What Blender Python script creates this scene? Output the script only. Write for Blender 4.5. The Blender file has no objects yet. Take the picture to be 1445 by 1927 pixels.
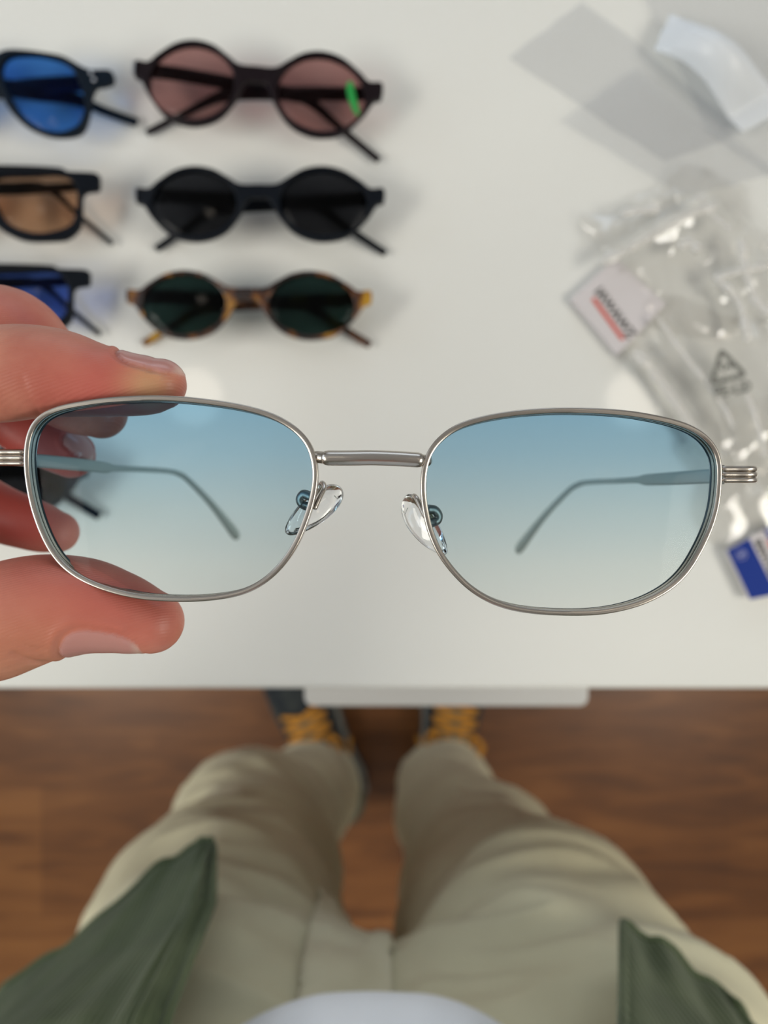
import bpy, bmesh, math, random
import numpy as np
from mathutils import Vector, Matrix, noise
random.seed(7)
scene = bpy.context.scene
COL = scene.collection
PI = math.pi

# ------------------------------------------------------------------ camera, world, light, exposure
H = 1.30                      # height of the lens above the floor
LENS, SENSOR = 26.0, 36.0
F = 1927 * LENS / SENSOR      # focal length in pixels of the 1445x1927 frame
CX, CY = 722.5, 963.5
TABLE_Z = 0.88
CEIL = 2.75
cam = bpy.data.cameras.new('camera')
cam.lens = LENS; cam.sensor_width = SENSOR; cam.sensor_fit = 'AUTO'
cam.clip_start = 0.01
cam.dof.use_dof = True; cam.dof.focus_distance = 0.1385; cam.dof.aperture_fstop = 11.0
camo = bpy.data.objects.new('camera', cam); COL.objects.link(camo)
camo.location = (0, 0, H)
scene.camera = camo
scene.view_settings.view_transform = 'Standard'
scene.view_settings.look = 'None'
scene.view_settings.gamma = 1
scene.view_settings.use_curve_mapping = False
scene.view_settings.exposure = 0.12
scene.cycles.transparent_max_bounces = 24
scene.cycles.max_bounces = 10
scene.cycles.caustics_refractive = False
scene.cycles.caustics_reflective = False
scene.cycles.sample_clamp_indirect = 6

world = bpy.data.worlds.new('world'); scene.world = world; world.use_nodes = True
bg = world.node_tree.nodes['Background']
bg.inputs[0].default_value = (0.72, 0.84, 1.0, 1); bg.inputs[1].default_value = 0.9

def area(name, loc, rot, sx, sy, power, col):
    l = bpy.data.lights.new(name, 'AREA'); l.shape = 'RECTANGLE'; l.size = sx; l.size_y = sy
    l.energy = power; l.color = col
    o = bpy.data.objects.new(name, l); COL.objects.link(o); o.location = loc; o.rotation_euler = rot
    return o
area('daylight_window_left', (-2.33, 0.55, 1.62), (0, -PI/2, 0), 1.45, 2.2, 14, (0.80, 0.90, 1.0))
area('daylight_window_back', (0.3, 2.93, 1.75), (-PI/2, 0, 0), 2.6, 1.25, 12, (0.80, 0.90, 1.0))
area('added_fill_light', (1.10, -0.30, 1.90), (0, 0.55, 0), 0.35, 0.8, 10, (1.0, 0.955, 0.86))  # no lamp hangs here: fill light added to brighten near table and trousers
area('added_fill_light', (-1.10, -0.30, 1.90), (0, -0.55, 0), 0.35, 0.8, 9.5, (1.0, 0.965, 0.88))  # matching added fill on the left side
DOWNLIGHT = 4

# ------------------------------------------------------------------ helpers
def P(px, py, d):
    return Vector(((px-CX)/F*d, (CY-py)/F*d, H-d))
def R(pxr, d): return pxr/F*d

def woff(o):
    v = Vector((0, 0, 0))
    while o is not None:
        v += o.location; o = o.parent
    return v
def link(name, me, mat=None, parent=None, smooth=True):
    o = bpy.data.objects.new(name, me); COL.objects.link(o)
    if mat is not None:
        for m in (mat if isinstance(mat, (list, tuple)) else [mat]): me.materials.append(m)
    if parent is not None:
        off = woff(parent)
        if off.length: me.transform(Matrix.Translation(-off))
        o.parent = parent
    if smooth:
        me.polygons.foreach_set('use_smooth', [True]*len(me.polygons))
    return o
def mobj(name, verts, faces, mat=None, parent=None, smooth=True):
    me = bpy.data.meshes.new(name); me.from_pydata([tuple(v) for v in verts], [], faces); me.update()
    bm = bmesh.new(); bm.from_mesh(me); bmesh.ops.recalc_face_normals(bm, faces=bm.faces[:]); bm.to_mesh(me); bm.free()
    return link(name, me, mat, parent, smooth)
def tag(o, label, cat, group=None, kind=None):
    if label: o['label'] = label
    if cat: o['category'] = cat
    if group: o['group'] = group
    if kind: o['kind'] = kind
    return o
def thing(name, label, cat, loc=(0, 0, 0), group=None):
    o = bpy.data.objects.new(name, None); COL.objects.link(o); o.location = loc
    o.empty_display_size = 0.05
    return tag(o, label, cat, group)
class MB:
    def __init__(s): s.v = []; s.f = []
    def add(s, vs, fs):
        n = len(s.v); s.v += [Vector(v) for v in vs]; s.f += [tuple(i+n for i in f) for f in fs]; return s
    def box(s, a, b):
        (x0, y0, z0), (x1, y1, z1) = a, b
        return s.add([(x0,y0,z0),(x1,y0,z0),(x1,y1,z0),(x0,y1,z0),(x0,y0,z1),(x1,y0,z1),(x1,y1,z1),(x0,y1,z1)],
              [(0,3,2,1),(4,5,6,7),(0,1,5,4),(1,2,6,5),(2,3,7,6),(3,0,4,7)])
    def tube(s, pts, rad, n=12, up=None, asp=1.0, closed=False, caps=True):
        """sweep along pts; rad number or list; asp = thickness along 'up' / width"""
        pts = [Vector(p) for p in pts]; m = len(pts)
        rad = list(rad) if hasattr(rad, '__len__') else [rad]*m
        asps = list(asp) if hasattr(asp, '__len__') else [asp]*m
        rings = []; prev = None
        for i, p in enumerate(pts):
            if closed: t = pts[(i+1) % m]-pts[i-1]
            else: t = pts[min(i+1, m-1)]-pts[max(i-1, 0)]
            t.normalize()
            if up is not None: u = Vector(up)
            elif prev is None: u = Vector((0, 0, 1)) if abs(t.z) < .9 else Vector((1, 0, 0))
            else: u = prev
            u = (u-t*u.dot(t)).normalized(); w = t.cross(u); prev = u
            rings.append((p, t, u, w, rad[i], asps[i]))
        if caps and not closed:
            p, t, u, w, r, a = rings[0]; pre = []
            for k in (1, 2, 3):
                an = k*PI/8; pre.insert(0, (p-t*r*min(1, a)*math.sin(an), t, u, w, r*math.cos(an), a))
            p, t, u, w, r, a = rings[-1]; post = []
            for k in (1, 2, 3):
                an = k*PI/8; post.append((p+t*r*min(1, a)*math.sin(an), t, u, w, r*math.cos(an), a))
            rings = pre+rings+post
        vs = []
        for p, t, u, w, r, a in rings:
            for k in range(n):
                an = 2*PI*k/n
                vs.append(p+w*r*math.cos(an)+u*r*a*math.sin(an))
        fs = []; M = len(rings)
        for i in range(M if closed else M-1):
            for k in range(n):
                a0 = i*n+k; a1 = i*n+(k+1) % n; b = ((i+1) % M)*n
                fs.append((a0, a1, b+(k+1) % n, b+k))
        if not closed:
            fs.append(tuple(range(n))[::-1]); fs.append(tuple((M-1)*n+k for k in range(n)))
        return s.add(vs, fs)
    def ball(s, c, r, n=12, sc=(1, 1, 1)):
        c = Vector(c); vs = []; fs = []; m = n//2+1
        for i in range(1, m):
            th = PI*i/m
            for k in range(n):
                ph = 2*PI*k/n
                vs.append(c+Vector((r*sc[0]*math.sin(th)*math.cos(ph), r*sc[1]*math.sin(th)*math.sin(ph), r*sc[2]*math.cos(th))))
        vs += [c+Vector((0, 0, r*sc[2])), c-Vector((0, 0, r*sc[2]))]
        for i in range(m-2):
            for k in range(n):
                a = i*n+k; b = i*n+(k+1) % n
                fs.append((a, a+n, b+n, b))
        T = (m-1)*n
        for k in range(n):
            fs.append((T, k, (k+1) % n)); fs.append((T+1, (m-2)*n+(k+1) % n, (m-2)*n+k))
        return s.add(vs, fs)
    def chain(s, nodes, step=0.25, n=20):
        """nodes (Vector, radius): smooth-swept tube with round ends and balls"""
        pts, rs = smooth_nodes(nodes, 8)
        s.tube(pts, rs, n=n)
        s.ball(pts[0], rs[0], n); s.ball(pts[-1], rs[-1], n)
        return s
    def build(s, name, mat, parent=None, smooth=True):
        return mobj(name, s.v, s.f, mat, parent, smooth)

def cr(p0, p1, p2, p3, t):
    return 0.5*((2*p1)+(-p0+p2)*t+(2*p0-5*p1+4*p2-p3)*t*t+(-p0+3*p1-3*p2+p3)*t**3)
def smooth_nodes(nodes, k=8):
    arr = [np.array([*nd[0], nd[1]]) for nd in nodes]
    arr = [2*arr[0]-arr[1]]+arr+[2*arr[-1]-arr[-2]]
    out = []
    for i in range(1, len(arr)-2):
        for j in range(k): out.append(cr(arr[i-1], arr[i], arr[i+1], arr[i+2], j/k))
    out.append(arr[-2])
    return [Vector(a[:3]) for a in out], [max(float(a[3]), 1e-5) for a in out]
def smooth_path(pts, k=8):
    return smooth_nodes([(p, 1) for p in pts], k)[0]
def smooth_closed(pts, n):
    """closed Catmull-Rom through pts, resampled to n points by arc length"""
    a = [np.array(p, float) for p in pts]; m = len(a); out = []
    for i in range(m):
        for j in range(24): out.append(cr(a[i-1], a[i], a[(i+1) % m], a[(i+2) % m], j/24))
    out = np.array(out+[out[0]])
    s = np.concatenate([[0], np.cumsum(np.linalg.norm(np.diff(out, axis=0), axis=1))])
    t = np.linspace(0, s[-1], n, endpoint=False)
    return np.stack([np.interp(t, s, out[:, i]) for i in range(out.shape[1])], 1)
def remesh(mb, size, smooth_it=4, fac=0.5):
    me = bpy.data.meshes.new('tmp'); me.from_pydata([tuple(v) for v in mb.v], [], mb.f); me.update()
    o = bpy.data.objects.new('tmp', me); COL.objects.link(o)
    m = o.modifiers.new('r', 'REMESH'); m.mode = 'VOXEL'; m.voxel_size = size
    if smooth_it:
        sm = o.modifiers.new('s', 'SMOOTH'); sm.factor = fac; sm.iterations = smooth_it
    dg = bpy.context.evaluated_depsgraph_get(); dg.update()
    out = bpy.data.meshes.new_from_object(o.evaluated_get(dg), depsgraph=dg)
    bpy.data.objects.remove(o); bpy.data.meshes.remove(me)
    return out
def getco(me):
    a = np.empty(len(me.vertices)*3); me.vertices.foreach_get('co', a); return a.reshape(-1, 3)
def getno(me):
    a = np.empty(len(me.vertices)*3); me.vertices.foreach_get('normal', a); return a.reshape(-1, 3)
def setco(me, a): me.vertices.foreach_set('co', a.ravel()); me.update()
def nz(v, s, seed=0): return noise.noise(Vector(v)*s+Vector((seed*7.3, seed*3.1, seed*1.7)))
def extrude_shape(outers, thick, bevel, zc=0.0):
    """2D outline with holes -> mesh, via a filled 2D curve"""
    cu = bpy.data.curves.new('c', 'CURVE'); cu.dimensions = '2D'; cu.fill_mode = 'BOTH'
    cu.extrude = max(thick/2-bevel, 1e-6); cu.bevel_depth = bevel; cu.bevel_resolution = 2; cu.offset = -bevel
    for pts in outers:
        sp = cu.splines.new('POLY'); sp.points.add(len(pts)-1); sp.use_cyclic_u = True
        for q, (x, y) in zip(sp.points, pts): q.co = (x, y, 0, 1)
    o = bpy.data.objects.new('c', cu); COL.objects.link(o)
    dg = bpy.context.evaluated_depsgraph_get(); dg.update()
    me = bpy.data.meshes.new_from_object(o.evaluated_get(dg), depsgraph=dg)
    bpy.data.objects.remove(o); bpy.data.curves.remove(cu)
    bm = bmesh.new(); bm.from_mesh(me); bmesh.ops.remove_doubles(bm, verts=bm.verts[:], dist=1e-6); bm.to_mesh(me); bm.free()
    return me
def text_mesh(body, size, extrude=0.00008, bold=0.0):
    cu = bpy.data.curves.new('t', 'FONT'); cu.body = body; cu.size = size; cu.extrude = extrude
    cu.align_x = 'CENTER'; cu.align_y = 'CENTER'; cu.offset = bold
    o = bpy.data.objects.new('t', cu); COL.objects.link(o)
    dg = bpy.context.evaluated_depsgraph_get(); dg.update()
    me = bpy.data.meshes.new_from_object(o.evaluated_get(dg), depsgraph=dg)
    bpy.data.objects.remove(o); bpy.data.curves.remove(cu)
    return me

# ------------------------------------------------------------------ materials
def pm(name, col, rough=0.5, metal=0.0, **kw):
    m = bpy.data.materials.new(name); m.use_nodes = True
    b = m.node_tree.nodes['Principled BSDF']
    b.inputs['Base Color'].default_value = (*col, 1); b.inputs['Roughness'].default_value = rough
    b.inputs['Metallic'].default_value = metal
    for k, v in kw.items(): b.inputs[k.replace('_', ' ')].default_value = v
    return m
def recalc(me):
    bm = bmesh.new(); bm.from_mesh(me); bmesh.ops.recalc_face_normals(bm, faces=bm.faces[:]); bm.to_mesh(me); bm.free()
class NT:
    def __init__(s, m): s.t = m.node_tree; s.n = s.t.nodes; s.b = s.n.get('Principled BSDF')
    def new(s, typ, **kw):
        x = s.n.new(typ)
        for k, v in kw.items():
            if k.startswith('i_'): x.inputs[int(k[2:]) if k[2:].isdigit() else k[2:]].default_value = v
            else: setattr(x, k, v)
        return x
    def l(s, a, b): s.t.links.new(a, b)
def ramp(nt, stops):
    r = nt.new('ShaderNodeValToRGB'); e = r.color_ramp.elements
    while len(e) < len(stops): e.new(0.5)
    for q, (p, c) in zip(e, stops): q.position = p; q.color = (*c, 1)
    return r
def add_bump(m, scale, strength, dist=0.001, detail=3, stretch=(1, 1, 1)):
    nt = NT(m); tc = nt.new('ShaderNodeTexCoord'); mp = nt.new('ShaderNodeMapping'); mp.inputs['Scale'].default_value = stretch
    no = nt.new('ShaderNodeTexNoise'); no.inputs['Scale'].default_value = scale; no.inputs['Detail'].default_value = detail
    bu = nt.new('ShaderNodeBump'); bu.inputs['Strength'].default_value = strength; bu.inputs['Distance'].default_value = dist
    nt.l(tc.outputs['Object'], mp.inputs[0]); nt.l(mp.outputs[0], no.inputs['Vector']); nt.l(no.outputs[0], bu.inputs['Height'])
    nt.l(bu.outputs[0], nt.b.inputs['Normal'])
    return m
def tint_glass(name, col, gloss=0.18, haze=None, grad=None, rough=0.0):
    """thin coloured lens: coloured transmission + Fresnel reflection"""
    m = bpy.data.materials.new(name); m.use_nodes = True; nt = NT(m); nt.n.remove(nt.b)
    out = nt.n['Material Output']
    tr = nt.new('ShaderNodeBsdfTransparent'); tr.inputs[0].default_value = (*col, 1)
    gl = nt.new('ShaderNodeBsdfGlossy'); gl.inputs['Roughness'].default_value = rough; gl.inputs[0].default_value = (1, 1, 1, 1)
    fr = nt.new('ShaderNodeFresnel'); fr.inputs[0].default_value = 1.5
    ge = nt.new('ShaderNodeNewGeometry'); iv = nt.new('ShaderNodeMath', operation='SUBTRACT'); iv.inputs[0].default_value = 1.0; nt.l(ge.outputs['Backfacing'], iv.inputs[1])
    f1 = nt.new('ShaderNodeMath', operation='MULTIPLY'); nt.l(fr.outputs[0], f1.inputs[0]); nt.l(iv.outputs[0], f1.inputs[1])
    f2 = nt.new('ShaderNodeMath', operation='MULTIPLY'); nt.l(f1.outputs[0], f2.inputs[0]); f2.inputs[1].default_value = gloss
    mx = nt.new('ShaderNodeMixShader'); nt.l(f2.outputs[0], mx.inputs[0]); nt.l(tr.outputs[0], mx.inputs[1]); nt.l(gl.outputs[0], mx.inputs[2])
    last = mx
    if haze:
        df = nt.new('ShaderNodeBsdfDiffuse'); df.inputs[0].default_value = (*haze[1], 1)
        m2 = nt.new('ShaderNodeMixShader'); m2.inputs[0].default_value = haze[0]
        nt.l(mx.outputs[0], m2.inputs[1]); nt.l(df.outputs[0], m2.inputs[2]); last = m2
    if grad:
        tc = nt.new('ShaderNodeTexCoord'); sp = nt.new('ShaderNodeSeparateXYZ'); mr = nt.new('ShaderNodeMapRange')
        nt.l(tc.outputs['Object'], sp.inputs[0]); nt.l(sp.outputs['Y'], mr.inputs[0])
        mr.inputs[1].default_value = grad[0]; mr.inputs[2].default_value = grad[1]
        r = ramp(nt, grad[2]); nt.l(mr.outputs[0], r.inputs[0]); nt.l(r.outputs[0], tr.inputs[0])
    nt.l(last.outputs[0], out.inputs[0])
    return m

M_wall = pm('wall_paint', (0.78, 0.77, 0.74), 0.8)
M_ceil = pm('ceiling_paint', (0.85, 0.84, 0.82), 0.9)
M_trim = pm('white_trim', (0.8, 0.8, 0.79), 0.4)
M_table = pm('white_laminate', (0.79, 0.79, 0.745), 0.055, Specular_IOR_Level=0.5)
M_tleg = pm('white_powdercoat', (0.72, 0.72, 0.71), 0.4)
M_silver = pm('satin_silver', (0.50, 0.46, 0.41), 0.26, 1.0)
add_bump(M_silver, 9000, 0.12, 0.00003)
M_silver_dark = pm('dark_silver', (0.20, 0.21, 0.20), 0.42, 1.0)
M_temple = pm('temple_metal', (0.40, 0.43, 0.40), 0.5, 0.5)
M_pad = pm('clear_silicone', (0.97, 0.98, 1.0), 0.03, Transmission_Weight=1.0, IOR=1.47)
M_black = pm('black_acetate', (0.004, 0.006, 0.010), 0.35, Specular_IOR_Level=0.12)
M_navy = pm('blackblue_acetate', (0.005, 0.010, 0.018), 0.35, Specular_IOR_Level=0.12)
M_plum = pm('plumblack_acetate', (0.010, 0.006, 0.008), 0.35, Specular_IOR_Level=0.12)
M_hinge = pm('hinge_steel', (0.6, 0.62, 0.66), 0.3, 1.0)
M_green_mark = pm('green_ink', (0.01, 0.30, 0.05), 0.5)
M_white = pm('white_card', (0.66, 0.62, 0.62), 0.55)
M_cardedge = pm('card_edge', (0.30, 0.31, 0.31), 0.6)
M_ink = pm('black_ink', (0.03, 0.03, 0.028), 0.5)
M_red = pm('red_ink', (0.62, 0.10, 0.07), 0.5)
M_blue = pm('blue_print', (0.010, 0.035, 0.24), 0.6, Specular_IOR_Level=0.15)
M_bluemark = pm('pale_blue_print', (0.30, 0.32, 0.60), 0.45)
M_printgrey = pm('grey_ink', (0.16, 0.16, 0.14), 0.6)

def floor_mat():
    m = pm('wood_laminate', (0.1, 0.04, 0.02), 0.38, Specular_IOR_Level=0.5); nt = NT(m)
    tc = nt.new('ShaderNodeTexCoord'); mp = nt.new('ShaderNodeMapping'); nt.l(tc.outputs['Object'], mp.inputs[0])
    mp.inputs['Location'].default_value = (0.60, 0.4805, 0)
    br = nt.new('ShaderNodeTexBrick'); nt.l(mp.outputs[0], br.inputs['Vector'])
    br.inputs['Scale'].default_value = 1.0; br.inputs['Mortar Size'].default_value = 0.0012; br.inputs['Mortar Smooth'].default_value = 0.2
    br.inputs['Brick Width'].default_value = 1.20; br.inputs['Row Height'].default_value = 0.2306; br.offset = 0.36
    br.inputs['Color1'].default_value = (0.30, 0.30, 0.30, 1); br.inputs['Color2'].default_value = (0.95, 0.95, 0.95, 1)
    br.inputs['Mortar'].default_value = (0.1, 0.1, 0.1, 1)
    ms = nt.new('ShaderNodeMapping'); ms.inputs['Scale'].default_value = (1.3, 9.0, 1); nt.l(tc.outputs['Object'], ms.inputs[0])
    n1 = nt.new('ShaderNodeTexNoise'); n1.inputs['Scale'].default_value = 3.0; n1.inputs['Detail'].default_value = 6; n1.inputs['Distortion'].default_value = 1.2
    nt.l(ms.outputs[0], n1.inputs['Vector'])
    n2 = nt.new('ShaderNodeTexNoise'); n2.inputs['Scale'].default_value = 5.0; n2.inputs['Detail'].default_value = 2; nt.l(tc.outputs['Object'], n2.inputs['Vector'])
    ad = nt.new('ShaderNodeMath', operation='MULTIPLY_ADD'); nt.l(br.outputs['Color'], ad.inputs[0]); ad.inputs[1].default_value = 0.42; nt.l(n1.outputs[0], ad.inputs[2])
    a2 = nt.new('ShaderNodeMath', operation='MULTIPLY_ADD'); nt.l(n2.outputs[0], a2.inputs[0]); a2.inputs[1].default_value = 0.35; nt.l(ad.outputs[0], a2.inputs[2])
    r = ramp(nt, [(0.60, (0.075, 0.028, 0.010)), (0.90, (0.19, 0.070, 0.019)), (1.15, (0.30, 0.120, 0.033))])
    mm = nt.new('ShaderNodeMath', operation='MULTIPLY'); nt.l(a2.outputs[0], mm.inputs[0]); mm.inputs[1].default_value = 0.82
    r.color_ramp.elements[0].position = 0.42; r.color_ramp.elements[1].position = 0.70; r.color_ramp.elements[2].position = 0.95
    nt.l(mm.outputs[0], r.inputs[0]); nt.l(r.outputs[0], nt.b.inputs['Base Color'])
    return m
M_floor = floor_mat()
def tortoise_mat():
    m = pm('tortoiseshell', (0.1, 0.04, 0.01), 0.2); nt = NT(m); tc = nt.new('ShaderNodeTexCoord')
    n = nt.new('ShaderNodeTexNoise'); n.inputs['Scale'].default_value = 75; n.inputs['Detail'].default_value = 2; n.inputs['Distortion'].default_value = 0.6
    nt.l(tc.outputs['Object'], n.inputs['Vector'])
    r = ramp(nt, [(0.46, (0.016, 0.008, 0.007)), (0.56, (0.11, 0.036, 0.010)), (0.66, (0.40, 0.19, 0.012)), (0.78, (0.55, 0.33, 0.02))])
    nt.l(n.outputs[0], r.inputs[0]); nt.l(r.outputs[0], nt.b.inputs['Base Color'])
    return m
M_tort = tortoise_mat()
def skin_mat():
    m = pm('skin', (0.6, 0.3, 0.22), 0.42, Specular_IOR_Level=0.4, Subsurface_Weight=0.12, Subsurface_Scale=0.003)
    m.node_tree.nodes['Principled BSDF'].inputs['Subsurface Radius'].default_value = (1, 0.35, 0.2)
    nt = NT(m); tc = nt.new('ShaderNodeTexCoord')
    n = nt.new('ShaderNodeTexNoise'); n.inputs['Scale'].default_value = 95; n.inputs['Detail'].default_value = 4; nt.l(tc.outputs['Object'], n.inputs['Vector'])
    r = ramp(nt, [(0.32, (0.44, 0.145, 0.100)), (0.68, (0.57, 0.25, 0.170))]); nt.l(n.outputs[0], r.inputs[0])
    def mix(prev, attr, col):
        a = nt.new('ShaderNodeAttribute', attribute_name=attr)
        x = nt.new('ShaderNodeMix', data_type='RGBA'); nt.l(a.outputs['Fac'], x.inputs[0]); nt.l(prev, x.inputs[6]); x.inputs[7].default_value = (*col, 1)
        return x.outputs[2]
    c = mix(r.outputs[0], 'red', (0.52, 0.11, 0.09)); c = mix(c, 'pale', (0.60, 0.38, 0.19)); c = mix(c, 'nail', (0.52, 0.255, 0.225)); c = mix(c, 'nailtip', (0.68, 0.52, 0.42))
    nt.l(c, nt.b.inputs['Base Color'])
    an = nt.new('ShaderNodeAttribute', attribute_name='nail')
    mr = nt.new('ShaderNodeMapRange'); nt.l(an.outputs['Fac'], mr.inputs[0]); mr.inputs[3].default_value = 0.45; mr.inputs[4].default_value = 0.2
    nt.l(mr.outputs[0], nt.b.inputs['Roughness'])
    # skin ridges
    mp = nt.new('ShaderNodeMapping'); mp.inputs['Rotation'].default_value = (0.3, 0.2, 1.25); nt.l(tc.outputs['Object'], mp.inputs[0])
    w = nt.new('ShaderNodeTexWave'); w.inputs['Scale'].default_value = 620; w.inputs['Distortion'].default_value = 5; w.inputs['Detail'].default_value = 2; w.inputs['Detail Scale'].default_value = 0.12
    nt.l(mp.outputs[0], w.inputs['Vector'])
    n2 = nt.new('ShaderNodeTexNoise'); n2.inputs['Scale'].default_value = 900; n2.inputs['Detail'].default_value = 3; nt.l(tc.outputs['Object'], n2.inputs['Vector'])
    ad = nt.new('ShaderNodeMath', operation='MULTIPLY_ADD'); nt.l(w.outputs['Fac'], ad.inputs[0]); ad.inputs[1].default_value = 0.5; nt.l(n2.outputs[0], ad.inputs[2])
    inv = nt.new('ShaderNodeMath', operation='SUBTRACT'); inv.inputs[0].default_value = 0.38; nt.l(an.outputs['Fac'], inv.inputs[1]); inv.use_clamp = True
    bu = nt.new('ShaderNodeBump'); bu.inputs['Distance'].default_value = 0.00012; nt.l(inv.outputs[0], bu.inputs['Strength']); nt.l(ad.outputs[0], bu.inputs['Height'])
    nt.l(bu.outputs[0], nt.b.inputs['Normal'])
    return m
M_skin = skin_mat()
def cloth(name, c1, c2, scale, rough=0.9, bump=0.3, ribs=None, bd=0.0006):
    m = pm(name, c1, rough, Sheen_Weight=0.15, Specular_IOR_Level=0.2); nt = NT(m); tc = nt.new('ShaderNodeTexCoord')
    n = nt.new('ShaderNodeTexNoise'); n.inputs['Scale'].default_value = scale; n.inputs['Detail'].default_value = 4; nt.l(tc.outputs['Object'], n.inputs['Vector'])
    r = ramp(nt, [(0.35, c1), (0.65, c2)]); nt.l(n.outputs[0], r.inputs[0]); nt.l(r.outputs[0], nt.b.inputs['Base Color'])
    bu = nt.new('ShaderNodeBump'); bu.inputs['Strength'].default_value = bump; bu.inputs['Distance'].default_value = bd
    if ribs:
        w = nt.new('ShaderNodeTexWave'); w.inputs['Scale'].default_value = ribs; w.inputs['Distortion'].default_value = 0.4; w.bands_direction = 'X'
        nt.l(tc.outputs['Object'], w.inputs['Vector']); nt.l(w.outputs['Fac'], bu.inputs['Height'])
    else:
        n2 = nt.new('ShaderNodeTexNoise'); n2.inputs['Scale'].default_value = 900; nt.l(tc.outputs['Object'], n2.inputs['Vector']); nt.l(n2.outputs[0], bu.inputs['Height'])
    nt.l(bu.outputs[0], nt.b.inputs['Normal'])
    return m
M_trouser = cloth('khaki_cotton', (0.64, 0.59, 0.40), (0.71, 0.66, 0.455), 14)
M_fly = cloth('khaki_cotton_double', (0.65, 0.60, 0.42), (0.73, 0.68, 0.49), 22)
M_jacket = cloth('green_cord', (0.075, 0.100, 0.048), (0.108, 0.136, 0.068), 30, ribs=110, bump=0.6, bd=0.001)
M_shirt = cloth('white_jersey', (0.88, 0.91, 0.95), (0.90, 0.93, 0.97), 20)
M_shoe = cloth('dark_shoe', (0.018, 0.024, 0.030), (0.05, 0.055, 0.05), 40)
M_shoe_light = cloth('grey_green_suede', (0.13, 0.14, 0.10), (0.18, 0.18, 0.13), 40)
M_sole = pm('rubber_sole', (0.05, 0.05, 0.05), 0.6)
M_mid = pm('pale_midsole', (0.35, 0.34, 0.28), 0.6)
M_lace = pm('yellow_lace', (0.62, 0.27, 0.030), 0.8)
M_hair = cloth('dark_hair', (0.02, 0.014, 0.010), (0.04, 0.028, 0.02), 60)
M_film = tint_glass('clear_film', (0.994, 0.992, 0.988), gloss=1.7, haze=(0.02, (0.62, 0.60, 0.56)), rough=0.09)
M_film_grey = tint_glass('grey_film', (0.968, 0.97, 0.975), haze=(0.045, (0.5, 0.5, 0.52)), rough=0.3)
M_film_white = tint_glass('white_film', (0.95, 0.96, 0.97), gloss=1, haze=(0.6, (0.86, 0.89, 0.92)), rough=0.25)

# ------------------------------------------------------------------ room
RX0, RX1, RY0, RY1 = -2.3, 2.5, -1.9, 2.9
def struct(o): o['kind'] = 'structure'; return o
def boxes(name, bs, mat, kind='structure', parent=None):
    mb = MB()
    for a, b in bs: mb.box(a, b)
    o = mb.build(name, mat, parent, smooth=False)
    if kind and parent is None: o['kind'] = kind
    return o
T = 0.1
boxes('floor', [((RX0-T, RY0-T, -T), (RX1+T, RY1+T, 0))], M_floor)
boxes('ceiling', [((RX0-T, RY0-T, CEIL), (RX1+T, RY1+T, CEIL+T))], M_ceil)
boxes('wall_front', [((RX0-T, RY0-T, 0), (RX1+T, RY0, CEIL))], M_wall)
boxes('wall_right', [((RX1, RY0, 0), (RX1+T, RY1, CEIL))], M_wall)
wy0, wy1, wz0, wz1 = -0.55, 1.65, 0.9, 2.35
boxes('wall_left', [((RX0-T, RY0, 0), (RX0, wy0, CEIL)), ((RX0-T, wy1, 0), (RX0, RY1, CEIL)),
                    ((RX0-T, wy0, 0), (RX0, wy1, wz0)), ((RX0-T, wy0, wz1), (RX0, wy1, CEIL))], M_wall)
bx0, bx1, bz0, bz1 = -1.0, 1.6, 1.12, 2.38
boxes('wall_back', [((RX0-T, RY1, 0), (bx0, RY1+T, CEIL)), ((bx1, RY1, 0), (RX1+T, RY1+T, CEIL)),
                    ((bx0, RY1, 0), (bx1, RY1+T, bz0)), ((bx0, RY1, bz1), (bx1, RY1+T, CEIL))], M_wall)
w = 0.05
boxes('window_1', [((RX0-.06, wy0, wz0), (RX0+.01, wy0+w, wz1)), ((RX0-.06, wy1-w, wz0), (RX0+.01, wy1, wz1)),
                   ((RX0-.06, wy0, wz0), (RX0+.01, wy1, wz0+w)), ((RX0-.06, wy0, wz1-w), (RX0+.01, wy1, wz1)),
                   ((RX0-.05, .53, wz0), (RX0, .57, wz1))], M_trim)
boxes('window_2', [((bx0, RY1-.01, bz0), (bx0+w, RY1+.06, bz1)), ((bx1-w, RY1-.01, bz0), (bx1, RY1+.06, bz1)),
                   ((bx0, RY1-.01, bz0), (bx1, RY1+.06, bz0+w)), ((bx0, RY1-.01, bz1-w), (bx1, RY1+.06, bz1)),
                   ((.28, RY1, bz0), (.32, RY1+.05, bz1))], M_trim)
boxes('baseboard_back', [((RX0, RY1-.015, 0), (RX1, RY1, .08))], M_trim)
boxes('baseboard_left', [((RX0, RY0, 0), (RX0+.015, RY1-.015, .08))], M_trim)
boxes('baseboard_right', [((RX1-.015, RY0, 0), (RX1, RY1-.015, .08))], M_trim)

# downlights (they mirror in the table top)
def downlight(x, y, label):
    t = thing('ceiling_light', label, 'ceiling light', (x, y, CEIL), 'round downlights in the ceiling')
    em = bpy.data.materials.new('lamp_diffuser'); em.use_nodes = True; nt = NT(em); nt.n.remove(nt.b)
    e = nt.new('ShaderNodeEmission'); e.inputs[0].default_value = (1.0, 0.90, 0.76, 1); e.inputs[1].default_value = DOWNLIGHT
    nt.l(e.outputs[0], nt.n['Material Output'].inputs[0])
    n = 40; r = 0.088
    vs = [(x+r*math.cos(2*PI*k/n), y+r*math.sin(2*PI*k/n), CEIL-.012) for k in range(n)]
    mobj('diffuser', vs, [tuple(range(n))], em, t)
    MB().tube([(x+(r+.01)*math.cos(2*PI*k/n), y+(r+.01)*math.sin(2*PI*k/n), CEIL-.006) for k in range(n)], .011, n=8, closed=True).build('trim_ring', M_trim, t)
K = (TABLE_Z*-1+CEIL+ (H-TABLE_Z))/F
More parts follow.
